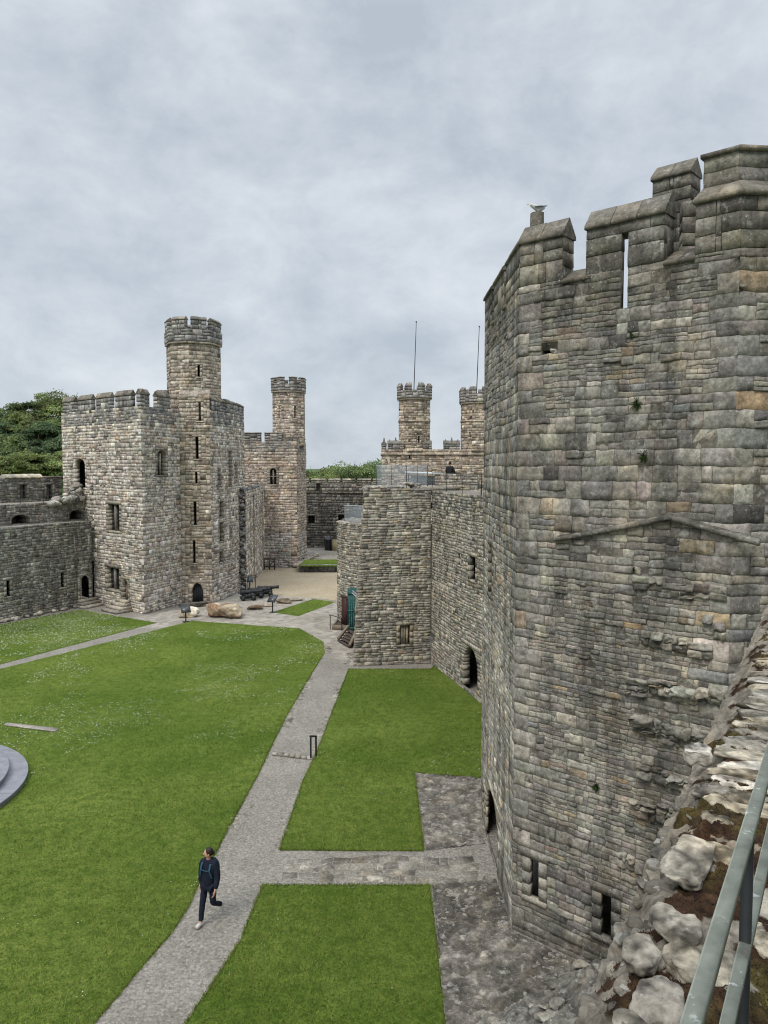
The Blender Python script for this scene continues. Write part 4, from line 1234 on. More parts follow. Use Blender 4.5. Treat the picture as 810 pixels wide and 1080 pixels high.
q = RP(.47, 0); a.box((q[0], q[1], CAM_H - .611 - .5), (.012, .018, 1.0), rz=rzw); a.build('post', M['post'], rail)

# ------------------------------------------------------------------ curtain wall and gate block beyond the near tower
cur = empty('curtain_wall', (3.6, 34, 0), 'grey curtain wall with ragged dark doorway between near tower and gate block', 'wall')
CP = [(2.5, 39.5), (4.3, 32.6), (6.2, 26.2), (9.5, 26.2), (6.5, 39.5)]
CF = [Face(CP[0], CP[1]), Face(CP[1], CP[2])]
SC_ = Style(PAL_MID, h=(.10, .21), l=(.16, .42), d=(-.006, .016), g=.006, jd=.013, b=.006, res=(4, 4), ja=.025, warp=.05, split=.15, qpal=PAL_MID, jit=.13)
hc = []
r = CF[0].rect(489, 683, 504, 723); r[2] = .25
hc.append(opening(cur, CF[0], r, 'doorway', depth=.3, s=.25, arch=.9, mat=M['stone_mid'], st_col=PAL_MID, sill=False))
hc.append(opening(cur, CF[0], CF[0].rect(495.5, 587, 501.5, 612), 'slit_window', depth=.2, s=.18, mat=M['stone_mid'], st_col=PAL_MID))
hc.append(opening(cur, CF[0], CF[0].rect(483, 584, 485.5, 596), 'slit_window', depth=.15, s=.12, mat=M['stone_mid'], st_col=PAL_MID))
for x, y in ((471, 541), (484, 544), (499, 547)):
    u, v = CF[0].uv(x, y); hh = [u - .16, u + .16, v - .14, v + .14]; hc.append(hh)
    a = Acc()
    for (x0, x1, y0, y1) in ((hh[0], hh[1], hh[2] - .05, hh[2]), (hh[0], hh[1], hh[3], hh[3] + .05), (hh[0] - .05, hh[0], hh[2], hh[3]), (hh[1], hh[1] + .05, hh[2], hh[3])):
        a.fbox(CF[0], x0, x1, y0, y1, -.6, -.01, (.2, .19, .17))
    a.fbox(CF[0], hh[0], hh[1], hh[2], hh[3], -.62, -.6, (.1, .1, .1)); a.build('putlog_hole', M['stone_mid'], cur)
def mid_col(u, z, c):
    if z > 8.2 and rng.random() < .5: return pick(PAL_DARK)[0]
    return c
shell(cur, CP, [0, 1], 0, 9.15, {0: hc}, SC_, M['stone_mid'], cfn=mid_col, roof=9.15, corners=False)

gate = empty('gate_block', (.5, 41, 0), 'square rubble gate block with a single barred window facing the side lawn', 'building')
F0 = Face((-1.62, 38.95), (2.45, 39.5)); F1 = Face((-1.75, 44.5), (-1.62, 38.95))
hg = [opening(gate, F0, F0.rect(421.6, 659.5, 432.4, 680), 'barred_window', depth=.6, s=.17, mat=M['stone_mid'], mull=3, st_col=PAL_DRESS)]
r = F0.rect(455.5, 530, 461.5, 536.5)
hole = [r[0] - .05, r[1], r[2], r[3]]
hg.append(hole); a = Acc()
for (x0, x1, y0, y1) in ((hole[0], hole[1], hole[2] - .05, hole[2]), (hole[0], hole[1], hole[3], hole[3] + .05), (hole[0] - .05, hole[0], hole[2], hole[3]), (hole[1], hole[1] + .05, hole[2], hole[3])):
    a.fbox(F0, x0, x1, y0, y1, -.6, -.01, (.2, .19, .17))
a.fbox(F0, hole[0], hole[1], hole[2], hole[3], -.62, -.6, (.1, .1, .1)); a.build('putlog_hole', M['stone_mid'], gate)
SG = Style(PAL_MID, h=(.09, .19), l=(.2, .65), d=(-.006, .016), g=.006, jd=.013, b=.006, res=(5, 4), ja=.025, warp=.04, split=.2, qpal=PAL_MID, jit=.13)
a = Acc()
zs = courses(0, 9.25, [v for h_ in hg for v in h_[2:4]], SG)
rag = {}
def ragged(z):
    k = round(z, 2)
    if k not in rag: rag[k] = .62 * (z / 9.25) ** 1.2 + rng.uniform(-.04, .09)
    return rag[k]
masonry(a, F0, F0.L, 0, 9.25, hg, SG, zs=zs, uL=ragged, cr=False)
def back_edge(z): return F1.L
for z0, z1 in zip(zs[:-1], zs[1:]):
    sh = ragged((z0 + z1) / 2)
    Fz = Face(F1.p(0, 0) + F0.U * sh, F1.p(F1.L, 0) + F0.U * sh)
    masonry(a, Fz, Fz.L - .02, z0, z1, [], SG, zs=[z0, z1], cr=True)
    a.quad((*Fz.p(0, z1)[:3],), F1.p(F1.L, z1) + F0.U * sh, F1.p(F1.L, z1) + F0.U * (sh + .5), F1.p(0, z1) + F0.U * (sh + .5), (.16, .155, .14))
a.build('wall', M['stone_mid'], gate)
a = Acc(); a.hexa([(-1.0, 39.1, 9.1), (2.45, 39.55, 9.1), (6.4, 46, 9.1), (-1.2, 46, 9.1), (-1.0, 39.1, 9.27), (2.45, 39.55, 9.27), (6.4, 46, 9.27), (-1.2, 46, 9.27)], (.22, .21, .19)); a.build('roof', M['coping'], gate)
for k in range(26):
    a = Acc(); u = rng.uniform(.7, 4.0); s0 = rng.uniform(.2, .45)
    rock(a, F0.p(u, 9.3 + (.22 if 2.6 < u < 3.6 else 0) * rng.uniform(.3, 1.3), -.2 - rng.uniform(0, .3)), (s0 * 1.4, s0, s0 * .6), 60 + k, np.clip(pick(PAL_MID)[0] * .9, .02, .6), 3, .25, rz=rng.uniform(0, 3))
    a.build('coping_stone', M['stone_mid'], gate)
# lower rounded tower behind it, with the green doors between
low = empty('round_gate_tower', (-1.4, 49.5, 0), 'lower rounded gate tower behind the gate block with pale balustrade on top', 'tower')
ctr = np.array([.2, 50.2]); rad = 3.35
ang = np.linspace(R(262), R(120), 9)
LP = [tuple(ctr + rad * np.array([math.cos(t), math.sin(t)])) for t in ang][::-1] + [(3.0, 46.9), (3.0, 53)]
hl2 = {}
shell(low, LP, list(range(0, 8)), 0, 6.75, hl2, SC_, M['stone_mid'], roof=6.75, corners=False)
for k in range(14):
    a = Acc(); t = R(rng.uniform(130, 255)); s0 = rng.uniform(.25, .5)
    rock(a, (ctr[0] + (rad - .2) * math.cos(t), ctr[1] + (rad - .2) * math.sin(t), 6.75), (s0 * 1.3, s0, s0 * .5), 90 + k, pick(PAL_MID)[0], 2, .25, rz=rng.uniform(0, 3))
    a.build('coping_stone', M['stone_mid'], low)

def balustrade(name, label, pts, z, h_, post_mat, n_post, cap=True, panel=True, rail_mat='metal_white', thin=1.0):
    o = empty(name, (*pts[0], z), label, 'balustrade')
    for p, q in zip(pts[:-1], pts[1:]):
        p, q = np.array(p), np.array(q)
        F = Face((*p, z), (*q, z))
        for i in range(n_post):
            t0, t1 = i / n_post, (i + 1) / n_post
            if panel:
                a = Acc(); a.fbox(F, F.L * t0 + .02, F.L * t1 - .02, .08, h_ - .02, -.008, .008); a.build('glass_panel', M['glass'], o)
            a = Acc(); a.fbox(F, F.L * t0 - .015 * thin, F.L * t0 + .02 * thin, 0, h_, -.03 * thin, .012 * thin); a.build('post', M[post_mat], o)
        a = Acc(); a.fbox(F, F.L - .02, F.L + .015, 0, h_, -.03, .012); a.build('post', M[post_mat], o)
        a = Acc(); a.fbox(F, -.02, F.L + .02, h_, h_ + .05 * thin, -.04 * thin, .03 * thin); a.build('cap_rail', M[rail_mat], o)
        if not panel:
            a = Acc(); a.fbox(F, 0, F.L, h_ * .5, h_ * .5 + .03, -.01, .02); a.build('mid_rail', M[rail_mat], o)
    return o
q0, q1 = D(399, 513, 40.5), D(462, 507, 44.5)
balustrade('glass_balustrade', 'clear glass balustrade on top of the gate block beside the standing visitor', [(q0[0] - .1, 40.2), (q0[0] + 1.5, 40.4), (2.4, 41.6)], 9.27, 1.18, 'iron_grey', 2, thin=.5)
balustrade('glass_balustrade', 'lower glass balustrade with white cap on the round gate tower', [(-2.6, 49.4), (-.6, 47.6), (.6, 47.4)], 6.78, 1.05, 'iron_grey', 1, thin=.7)
balustrade('walkway_railing', 'thin metal railing along the curtain wall walk left of near tower', [(2.55, 40.2), (4.25, 33.2), (5.9, 27.2)], 9.15, .9, 'rail', 3, panel=False, rail_mat='rail', thin=.5)
a = Acc(); Fpp = Face((2.9, 43.2), (5.2, 42.2)); masonry(a, Fpp, Fpp.L, 9.1, 9.98, [], SC_); a.fbox(Fpp, 0, Fpp.L, 9.1, 9.97, -.4, -.04, (.25, .235, .21)); a.build('parapet', M['stone_mid'], gate)
# white canopy behind the visitor
can = empty('flat_canopy', (2.6, 48, 9.2), 'low flat white canopy roof behind the glass balustrade on the gate block', 'canopy')
a = Acc(); z_ = D(440, 499, 47)[2]
a.hexa([(1.3, 46.4, z_), (4.3, 46.4, z_ - .12), (4.3, 48.5, z_ - .12), (1.3, 48.5, z_), (1.3, 46.4, z_ + .1), (4.3, 46.4, z_ - .02), (4.3, 48.5, z_ - .02), (1.3, 48.5, z_ + .1)]); a.build('roof', M['metal_white'], can)
for x in (1.5, 4.1):
    a = Acc(); a.bar((x, 46.6, 8.6), (x, 46.6, z_), .04); a.build('post', M['iron_grey'], can)
a = Acc(); a.box((2.9, 48.3, 9.2 + (z_ - 9.2) / 2 - .1), (2.4, .06, (z_ - 9.2) - .2)); a.build('panel', M['metal_white'], can)
a = Acc(); a.box((2.8, 47.4, 8.9), (3.6, 2.6, .5)); a.build('base', M['stone_mid'], can)

# green doors, ramp, step, little rail by the gate
gd = empty('open_door', D(371, 657, 45.5) * np.array([1, 1, 0]), 'tall teal green door standing open beside the gate block', 'door')
x0 = D(366.5, 640, 46.6)[0]; x1 = D(377, 640, 46.6)[0]; a = Acc()
zt = D(371, 620, 46.6)[2]
for i in range(5):
    xa, xb = x0 + (x1 - x0) * i / 5, x0 + (x1 - x0) * (i + 1) / 5
    a.box(((xa + xb) / 2, 46.6, zt / 2 + .02), (xb - xa - .012, .06, zt - .04))
a.build('door_leaf', M['green'], gd)
for zz in (.35, zt * .5, zt - .35):
    a = Acc(); a.box(((x0 + x1) / 2, 46.55, zz), (x1 - x0, .04, .12)); a.build('rail', M['green'], gd)
aw = empty('glass_awning', (-1.55, 46.2, 2), 'small sloping pale blue glass awning over the teal door', 'awning')
a = Acc(); z1_ = D(374, 625, 46)[2]; z2_ = D(374, 634, 46)[2]
a.hexa([(-1.95, 45.6, z1_), (-1.35, 45.6, z2_), (-1.35, 46.5, z2_), (-1.95, 46.5, z1_), (-1.95, 45.6, z1_ + .04), (-1.35, 45.6, z2_ + .04), (-1.35, 46.5, z2_ + .04), (-1.95, 46.5, z1_ + .04)]); a.build('glass_panel', M['glass'], aw)
a = Acc(); a.bar((-1.95, 45.6, z1_ + .05), (-1.35, 45.6, z2_ + .05), .025); a.build('frame', M['metal_white'], aw); a = Acc(); a.bar((-1.95, 46.5, z1_ + .05), (-1.35, 46.5, z2_ + .05), .025); a.build('frame', M['metal_white'], aw)
rd = empty('red_door', (-3.0, 49.2, 0), 'narrow dark red door in the low round gate tower', 'door')
t = R(216); qd = ctr + (rad + .02) * np.array([math.cos(t), math.sin(t)]); a = Acc(); a.box((*qd, 1.0), (.55, .12, 1.95), rz=t + R(90)); a.build('door_leaf', plain('dark red paint', (.05, .018, .016), .7), rd)
a = Acc(); qf = qd - .02 * np.array([math.cos(t), math.sin(t)]); a.box((*qf, 2.05), (.85, .14, .16), rz=t + R(90)); a.build('frame', M['timber_dark'], rd)
rp = empty('wooden_ramp', (*G(367, 678)[:2], 0), 'short weathered timber ramp with side rails leaning by the gate block', 'ramp')
qa, qb, qc, qd = G(357, 677), G(369, 684), D(377, 668, 44.0), D(368, 662, 45.2)
def plank(acc, p, q, w=.07, h_=.14): 
    p, q = np.array(p, float), np.array(q, float); u = (q - p) / np.linalg.norm(q - p); s0 = np.cross(u, [0, 0, 1]); s0 /= np.linalg.norm(s0); t = np.cross(s0, u)
    acc.hexa([p - s0 * w - t * 0, p + s0 * w, q + s0 * w, q - s0 * w, p - s0 * w + t * h_, p + s0 * w + t * h_, q + s0 * w + t * h_, q - s0 * w + t * h_])
for p, q in ((qa, qd), (qb, qc)):
    a = Acc(); plank(a, p + np.array([0, 0, .12]), np.array([q[0], q[1], .75])); a.build('side_rail', M['timber'], rp)
a = Acc()
for i in range(5):
    t = (i + .5) / 5; p = qa + (np.array([qd[0], qd[1], .62]) - qa) * t; q = qb + (np.array([qc[0], qc[1], .62]) - qb) * t
    plank(a, p, q, .14, .04)
a.build('treads', M['timber_dark'], rp)
for q in (qc, qd):
    a = Acc(); a.bar((q[0], q[1], 0), (q[0], q[1], .72), .05); a.build('leg', M['timber'], rp)
tp = empty('timber_step', (*G(362, 663)[:2], 0), 'low timber edged landing step in front of the teal door', 'step')
q = gp((351, 664), (357, 657), (376, 659), (372, 665)); a = Acc()
for p, r_ in zip(q, q[1:] + q[:1]): plank(a, (*p, .0), (*r_, .0), .06, .30)
a.build('edging', M['timber'], tp)
a = Acc(); a.hexa([(*p, .1) for p in q] + [(*p, .24) for p in q]); a.build('deck', M['timber_dark'], tp)
def small_rail(label, foot, dirv, h_, gap, mat='iron', r=.028):
    o = empty('step_handrail', (*foot, 0), label, 'handrail')
    f = np.array([*foot, 0.0]); dv = np.array([*dirv, 0.0]) * gap
    for k in (0, 1):
        a = Acc(); a.bar(f + dv * k, f + dv * k + np.array([0, 0, h_ - .14 * k]), r, 8); a.build('post', M[mat], o)
    a = Acc(); a.bar(f + np.array([0, 0, h_]) - dv * .12, f + dv * 1.12 + np.array([0, 0, h_ - .14]), r, 8); a.build('rail', M[mat], o)
    return o
small_rail('black two post handrail beside the shallow step halfway along the path', G(327.8, 801)[:2], G(333.3, 797.5)[:2] - G(327.8, 801)[:2], .86, 1.0, r=.033)
small_rail('thin two post handrail beside the timber landing step', G(348.3, 664)[:2], np.array([.9, -.4]), .95, .8, 'iron_grey')
# ------------------------------------------------------------------ great tower on the left
TP = [(-25.5, 60.3), (-21.8, 56.9), (-16.8, 52.7), (-15.3, 57.0), (-13.0, 56.9), (-12.07, 60.9), (-11.85, 64.6), (-19.0, 69.5), (-25.0, 67.0)]
lt = empty('castle_tower', (-18, 60, 0), 'tall pale tower on the left with a slim turret rising from its roof', 'tower')
f = [Face(TP[i], TP[i + 1]) for i in range(6)]
FZ, FA, FB, FT, FC, FD = f
SL = Style(PAL_PALE, h=(.15, .28), l=(.22, .58), d=(-.006, .016), g=.006, jd=.013, b=.006, res=(4, 4), ja=.03, warp=.03, split=.15, qpal=PAL_PALE, jit=.09, vj=.06, mortar=(.17, .155, .135))
STR = Style(PAL_TURRET, h=(.16, .29), l=(.24, .62), d=(-.006, .016), g=.006, jd=.013, b=.006, res=(4, 4), ja=.025, warp=.04, split=.1, qpal=PAL_TURRET, jit=.16, mortar=(.16, .14, .115))
mat = M['stone_pale']
h = {0: [[FZ.L - 2.3, FZ.L - .25, .3, 3.2]], 1: [], 2: [], 3: [], 4: []}
def win(F, px, nm, lst, **kw):
    r = F.rect(*px); lst.append(opening(lt, F, r, nm, mat=mat, **kw))
r = FZ.rect(79, 484, 90, 514); h[0].append(opening(lt, FZ, r, 'doorway', depth=.4, s=.2, arch=.5, mat=mat, st_col=PAL_PALE, sill=False))
win(FA, (114, 532, 126, 560), 'window', h[1], mull=1, s=.25, depth=.7, glass='window_glass')
win(FA, (113, 599, 126, 622), 'window', h[1], mull=1, s=.25, depth=.7, glass='window_glass')
d_ = FA.rect(129, 611, 135, 636); h[1].append(opening(lt, FA, d_, 'doorway', depth=.5, s=.2, arch=.6, mat=mat, leaf='timber', sill=False))
win(FB, (166, 475, 175, 501), 'window', h[2], mull=1, s=.22, arch=.4, depth=.6)
for px in ((206, 461, 209.4, 484), (209.3, 424, 212, 444), (205.5, 498, 208.3, 510), (204, 529, 207.2, 554), (203.2, 570, 206.2, 594)):
    win(FT, px, 'arrow_slit', h[3], s=.18, depth=.3, st_col=PAL_TURRET)
r = FT.rect(202, 615, 214.5, 640); r[2] = .05
h[3].append(opening(lt, FT, r, 'doorway', depth=.7, s=.26, arch=.8, mat=mat, leaf='darkwood', st_col=PAL_TURRET, sill=False))
for px in ((231.5, 529, 235.5, 545), (231.5, 551, 235.5, 571), (231.5, 582, 235, 593), (230, 494, 231.8, 512), (241.5, 476, 244, 512), (248, 491, 249.6, 508), (242.8, 557, 244.2, 567)):
    win(FC, px, 'window' if px[3] - px[1] < 21 else 'arrow_slit', h[4], s=.15, depth=.5)
def lt_col(u, z, c):
    if z > 13.4 and rng.random() < .75: return pick(PAL_DARK)[0] * 1.45
    if z < 7 and rng.random() < .05: return np.array([.52, .49, .44])
    return c
a = Acc(); zs = courses(0, 14.55, [v for hs in h.values() for q in hs for v in q[2:4]], SL); n = len(TP)
for i in range(n):
    F = Face(TP[i], TP[(i + 1) % n])
    if i in (0, 1, 2, 4, 5, 8):
        masonry(a, F, F.L, 0, 14.55, h.get(i, []), SL, zs=zs, cl=True, cr=True, cfn=lt_col)
    elif i != 3:
        a.quad(F.p(0, 0), F.p(F.L, 0), F.p(F.L, 14.55), F.p(0, 14.55), (.3, .28, .24))
a.build('wall', mat, lt)
a = Acc(); masonry(a, FT, FT.L, 0, 15.75, h[3], STR, cl=True, cr=True); a.quad(FT.p(0, 15.75, .02), FT.p(FT.L, 15.75, .02), FT.p(FT.L, 16.1, -.35), FT.p(0, 16.1, -.35), (.26, .23, .19)); a.build('stair_bay', mat, lt)
a = Acc(); cen = np.mean(TP, 0)
for i in range(n): a.tri((*TP[i], 13.9), (*TP[(i + 1) % n], 13.9), (*cen, 13.9), (.2, .19, .17))
a.build('roof', M['coping'], lt)
SM = Style(PAL_DARK, h=(.25, .4), l=(.35, .9), d=(0, .02), g=.014, jd=.04, b=.02, res=(4, 4), ja=.01, warp=0, split=.1, quoin=False, jit=.15, mortar=(.15, .14, .125))
SM.pal = [(w, tuple(np.array(c) * 1.5)) for w, c in PAL_DARK]
ru = lambda F, x0, x1, y=430: (max(.0, F.uv(x0, y)[0]), min(F.L, F.uv(x1, y)[0]))
for F, x0, x1 in ((FZ, 66, 78), (FZ, 82.5, 96.5), (FA, 101.5, 116.5), (FA, 121.5, 138.5), (FA, 144, 153)):
    u0, u1 = ru(F, x0, x1)
    sl_k = dict(slit=((u0 + u1) / 2 - .07, (u0 + u1) / 2 + .07, 15.0)) if x0 in (121.5, 82.5) else {}
    merlon(lt, F, u0, u1, 14.55, 15.35, .32, .40, SM, mat, **sl_k)
for u0, u1 in ((0, 1.0), (1.9, 3.4)): merlon(lt, FB, u0, u1, 14.55, 15.35, .32, .40, SM, mat)
for u0, u1 in ((.3, 1.3), (1.75, 2.75), (3.1, 4.05)): merlon(lt, FC, u0, u1, 14.55, 15.3, .6, .36, SM, mat)
u0 = FB.p(FB.L * .8, 0, -1.0); a = Acc(); a.box((-16.9, 58.4, 15.2), (.75, .75, 1.9), (.2, .185, .16)); a.build('chimney', mat, lt)
for F, u0, u1 in ((Face(TP[5], TP[6]), .3, 1.6), (Face(TP[5], TP[6]), 2.2, 3.6)): merlon(lt, F, u0, u1, 14.55, 15.3, .6, .3, SM, mat, sub=False)

def turret(root, cx, cy, r, z0, z1, zc, zt, st, mat, slits=(), mer=True, rot=22.5, crown=.14, cap=.28, gap=.55, sm=None, strings=(), mh=None):
    """slim octagonal turret: shaft z0..z1, corbelled crown z1..zc, merlons to zt"""
    o = empty('turret', (cx, cy, z0)); o.parent = root; o.location = np.array([cx, cy, z0]) - wloc(root)
    tp = octagon(cx, cy, r, rot); vis = facing(tp)
    hs = {}
    for px in slits:
        best = max(vis, key=lambda i: (lambda F, uv: min(uv[0], F.L - uv[0]))(Face(tp[i], tp[(i + 1) % 8]), Face(tp[i], tp[(i + 1) % 8]).uv((px[0] + px[2]) / 2, (px[1] + px[3]) / 2)))
        F = Face(tp[best], tp[(best + 1) % 8]); q = F.rect(*px)
        w = q[1] - q[0]
        if w < .1: q[0] -= .04; q[1] += .04
        hs.setdefault(best, []).append(opening(o, F, q, 'arrow_slit', mat=mat, s=.14, depth=.5, st_col=st.pal))
    shell(o, tp, vis, z0, z1, hs, st, mat, name='shaft', roof=z1)
    cp_ = octagon(cx, cy, r + crown, rot)
    band(o, octagon(cx, cy, r + crown * .55, rot), vis, z1 - .02, z1 + .14, .04, st.pal, 'string_course', mat)
    for zz in strings: band(o, tp, vis, zz, zz + .14, .07, st.pal, 'string_course', mat)
    a = Acc(); zs = courses(z1 + .14, zc, [], sm); th = .42
    inn = octagon(cx, cy, r + crown - th, rot)
    for i in range(8):
        F = Face(cp_[i], cp_[(i + 1) % 8]); masonry(a, F, F.L, z1 + .14, zc, [], sm, zs=zs, cl=True, cr=True)
        p, q, s_, t_ = cp_[i], cp_[(i + 1) % 8], inn[(i + 1) % 8], inn[i]
        a.quad((*p, zc - .02), (*q, zc - .02), (*s_, zc - .02), (*t_, zc - .02), (.17, .16, .14))
        a.quad((*t_, z1), (*s_, z1), (*s_, zc - .02), (*t_, zc - .02), (.17, .16, .14))
        a.quad((*p, z1 + .14), (*q, z1 + .14), (*s_, z1 + .13), (*t_, z1 + .13), (.15, .14, .125))
    a.build('parapet', mat, o)
    for i in range(8):
        F = Face(cp_[i], cp_[(i + 1) % 8])
        if mer == 'edge':          # merlon in the middle of every face
            merlon(o, F, F.L * .5 - (F.L - gap) / 2, F.L * .5 + (F.L - gap) / 2, zc - .03, zt - cap, th, cap, sm, mat, sub=False)
        else:
            merlon(o, F, 0.0, (F.L - gap) / 2, zc - .03, zt - cap, th, cap, sm, mat, sub=False)
            merlon(o, F, F.L - (F.L - gap) / 2, F.L, zc - .03, zt - cap, th, cap, sm, mat, sub=False)
    return o
turret(lt, -14.7, 59.2, 2.06, 14.0, 19.55, 20.6, 21.55, STR, mat, rot=4, slits=((208.3, 385, 211.2, 397.5),), sm=SM, mer='edge', gap=.6)

# steps in front of the tower doors
def steps(name, label, F, u0, u1, nst, rise, tread):
    o = empty(name, F.p((u0 + u1) / 2, 0, .2), label, 'steps')
    for k in range(nst):
        a = Acc(); d1 = .06 + tread * (nst - k); a.fbox(F, u0 - .1 * (nst - k), u1 + .1 * (nst - k), rise * k + .002, rise * (k + 1), .03, d1, np.array(pick(PAL_MID)[0]) * .9)
        a.build('step', M['stone_mid'], o)
steps('stone_steps', 'short flight of stone steps below the small arched door in the left tower', FA, d_[0] - .2, d_[1] + .2, 4, .2, .32)

# ------------------------------------------------------------------ curtain wall on the left with two storeys of wall passage
lw = empty('curtain_wall', (-26, 50, 0), 'dark stained curtain wall with wall passages and drip streaks left of the pale tower', 'wall')
A0, A1 = np.array([-30.5, 40.7]), np.array([-21.9, 56.6])
FW = Face(tuple(A0), tuple(A1)); inn = -FW.N[:2]
ST_D = Style(PAL_DARK, h=(.12, .24), l=(.18, .48), d=(-.006, .016), g=.006, jd=.013, b=.006, res=(4, 4), ja=.025, warp=.05, split=.15, jit=.17, mortar=(.12, .115, .105))
hw = []
for px in ((7.5, 612, 10, 629), (64.8, 604, 67.2, 619.5)):
    r = FW.rect(*px); r[0] -= .05; r[1] += .05; hw.append(opening(lw, FW, r, 'arrow_slit', depth=.2, s=.2, mat=M['stone_dark'], st_col=PAL_DARK, back=1.2))
r = FW.rect(86.5, 607, 94.5, 634); r[2] = .55; r[0] -= .15; hw.append(opening(lw, FW, r, 'doorway', depth=.12, s=.22, arch=.7, mat=M['stone_dark'], st_col=PAL_MID, sill=False)); dW = r
a = Acc(); masonry(a, FW, FW.L, 0, 6.3, hw, ST_D)
F2 = Face(tuple(A0 + inn * 1.5), tuple(A1 + inn * 1.5 + np.array([.4, .7])))
h2 = []
for px in ((12, 543, 32, 556), (73, 538, 90, 552)):
    r = F2.rect(*px); r[2] = max(r[2], 6.35); h2.append(opening(lw, F2, r, 'passage_opening', depth=1.6, s=.12, arch=.35, mat=M['stone_dark'], st_col=PAL_DARK, sill=False, back=1.6))
masonry(a, F2, F2.L, 6.2, 7.75, h2, ST_D)
a.quad((*A0, 6.28), (*A1, 6.28), (*(A1 + inn * 1.6), 6.28), (*(A0 + inn * 1.6), 6.28), (.17, .165, .15))
a.quad((*(A0 + inn * 1.52), 7.73), (*(A1 + inn * 1.52), 7.73), (*(A1 + inn * 4), 7.73), (*(A0 + inn * 4), 7.73), (.2, .19, .17))
a.quad((*(A0 + inn * 1.45), 0), (*(A1 + inn * 1.45), 0), (*(A1 + inn * 1.45), 6.27), (*(A0 + inn * 1.45), 6.27), (.12, .115, .105))
a.build('wall', M['stone_dark'], lw)
F3 = Face(tuple(A0 + inn * 3.9), tuple(A1 + inn * 3.9 + np.array([.3, .5])))
h3 = []
for px in ((21, 511, 29, 526), (49, 511, 56, 526)):
    r = F3.rect(*px); r[2] = max(r[2], 7.85); h3.append(opening(lw, F3, r, 'parapet_opening', depth=.5, s=.15, mat=M['stone_dark'], st_col=PAL_DARK, sill=False, back=.5))
a = Acc(); masonry(a, F3, F3.L, 7.7, 9.5, h3, ST_D)
Fb = Face(tuple((A1 + inn * 4.5)), tuple((A0 + inn * 4.5)))
for q in h3: pass
a.fbox(F3, 0, h3[0][0] if h3[0][0] > 0 else .01, 7.7, 9.48, -.62, -.05, (.16, .155, .14))
a.build('parapet', M['stone_dark'], lw)
u = ru(F3, 5, 45, 505); a = Acc(); coping(a, F3, u[0], u[1], 9.5, .6, .3, col=[(1, (.42, .40, .34)), (1, (.34, .33, .29))]); coping(a, F3, max(0, u[0] - 12), u[0] - .3, 9.2, .6, .2)
coping(a, F3, u[1] + .02, F3.L, 9.5, .6, .12); a.build('coping', M['coping'], lw)
# broken end against the tower
a = Acc()
for k in range(60):
    t = rng.uniform(0, 1); q = A1 + inn * (1.4 + rng.uniform(0, .9)) - FW.U[:2] * (t * 3.2) + np.array([.4, .4]); s0 = rng.uniform(.25, .6)
    zz = 7.6 + (1.6 * (1 - t) ** 1.5) * rng.uniform(0, 1)
    rock(a, (q[0], q[1], zz), (s0 * 1.2, s0, s0 * .7), 2000 + k, np.clip(pick(PAL_DARK)[0] * 1.3, .02, .6), 2, .28, rz=rng.uniform(0, 3))
a.build('broken_end', M['stone_dark'], lw)
a = Acc()
for k in range(70):                                    # ragged footing
    u = rng.uniform(0, FW.L); s0 = rng.uniform(.15, .4); rock(a, FW.p(u, .1, .12), (s0 * 1.4, s0, s0 * .8), 2200 + k, np.clip(pick(PAL_PALE)[0] * .75, .02, .6), 2, .3, rz=rng.uniform(0, 3))
a.build('footing', M['stone_dark'], lw)
steps('stone_steps', 'stone steps up to the pointed doorway in the corner of the dark curtain wall', FW, dW[0] - .25, dW[1] + .3, 3, .185, .36)
wr = empty('walkway_railing', F2.p(6, 7.8, -.3), 'thin grey metal railing along the passage of the dark left curtain wall', 'railing')
for zz, nm in ((8.65, 'top_rail'), (8.2, 'mid_rail')):
    a = Acc(); a.bar(F2.p(0, zz, -.3), F2.p(F2.L - 2.5, zz, -.3), .022, 6); a.build(nm, M['rail'], wr)
for k in range(9):
    a = Acc(); a.bar(F2.p(.2 + k * 1.9, 7.7, -.3), F2.p(.2 + k * 1.9, 8.65, -.3), .022, 6); a.build('post', M['rail'], wr)

# ------------------------------------------------------------------ ruined range wall between the two towers
rw = empty('ruined_wall', (-12.2, 69, 0), 'roofless ruined wall with a dark broken end between the pale tower and the turreted tower', 'ruined wall')
FRg = Face((-11.75, 62.6), (-12.35, 77.0)); FRg = Face((-12.35, 77.0), (-11.75, 62.6)); FRg.N = np.array([.999, .04, 0])
FRg = Face((-11.45, 62.6), (-12.20, 77.0))      # faces +x
ST_RG = Style(PAL_PALE, h=(.2, .36), l=(.25, .7), d=(-.006, .016), g=.006, jd=.013, b=.006, res=(4, 4), ja=.03, warp=.07, jit=.2, mortar=(.15, .14, .12))
a = Acc(); hr = []
for u_, w_, z0, z1 in ((3.0, .7, 2.4, 6.2), (6.6, .8, 2.0, 5.6), (10.2, .8, 1.2, 6.4)):
    hr.append(opening(rw, FRg, [u_, u_ + w_, z0, z1], 'tall_window', depth=.7, s=.2, arch=.5, mat=M['stone_pale'], st_col=PAL_PINK))
masonry(a, FRg, FRg.L, 0, 8.3, hr, ST_RG)
FE = Face((-12.6, 62.9), (-11.45, 62.6))
ST_BK = Style(PAL_DARK, h=(.12, .24), l=(.18, .4), d=(-.06, .1), g=.015, jd=.06, b=.02, res=(4, 4), ja=.04, warp=.1, jit=.4, mortar=(.09, .085, .08))
ST_BK.pal = PAL_DARK + PAL_PALE
masonry(a, FE, FE.L, 0, 8.3, [], ST_BK, cl=False, cr=False)
a.quad((-12.6, 62.9, 8.28), (-11.45, 62.6, 8.28), (-12.2, 77, 8.28), (-13.2, 77, 8.28), (.12, .115, .105))
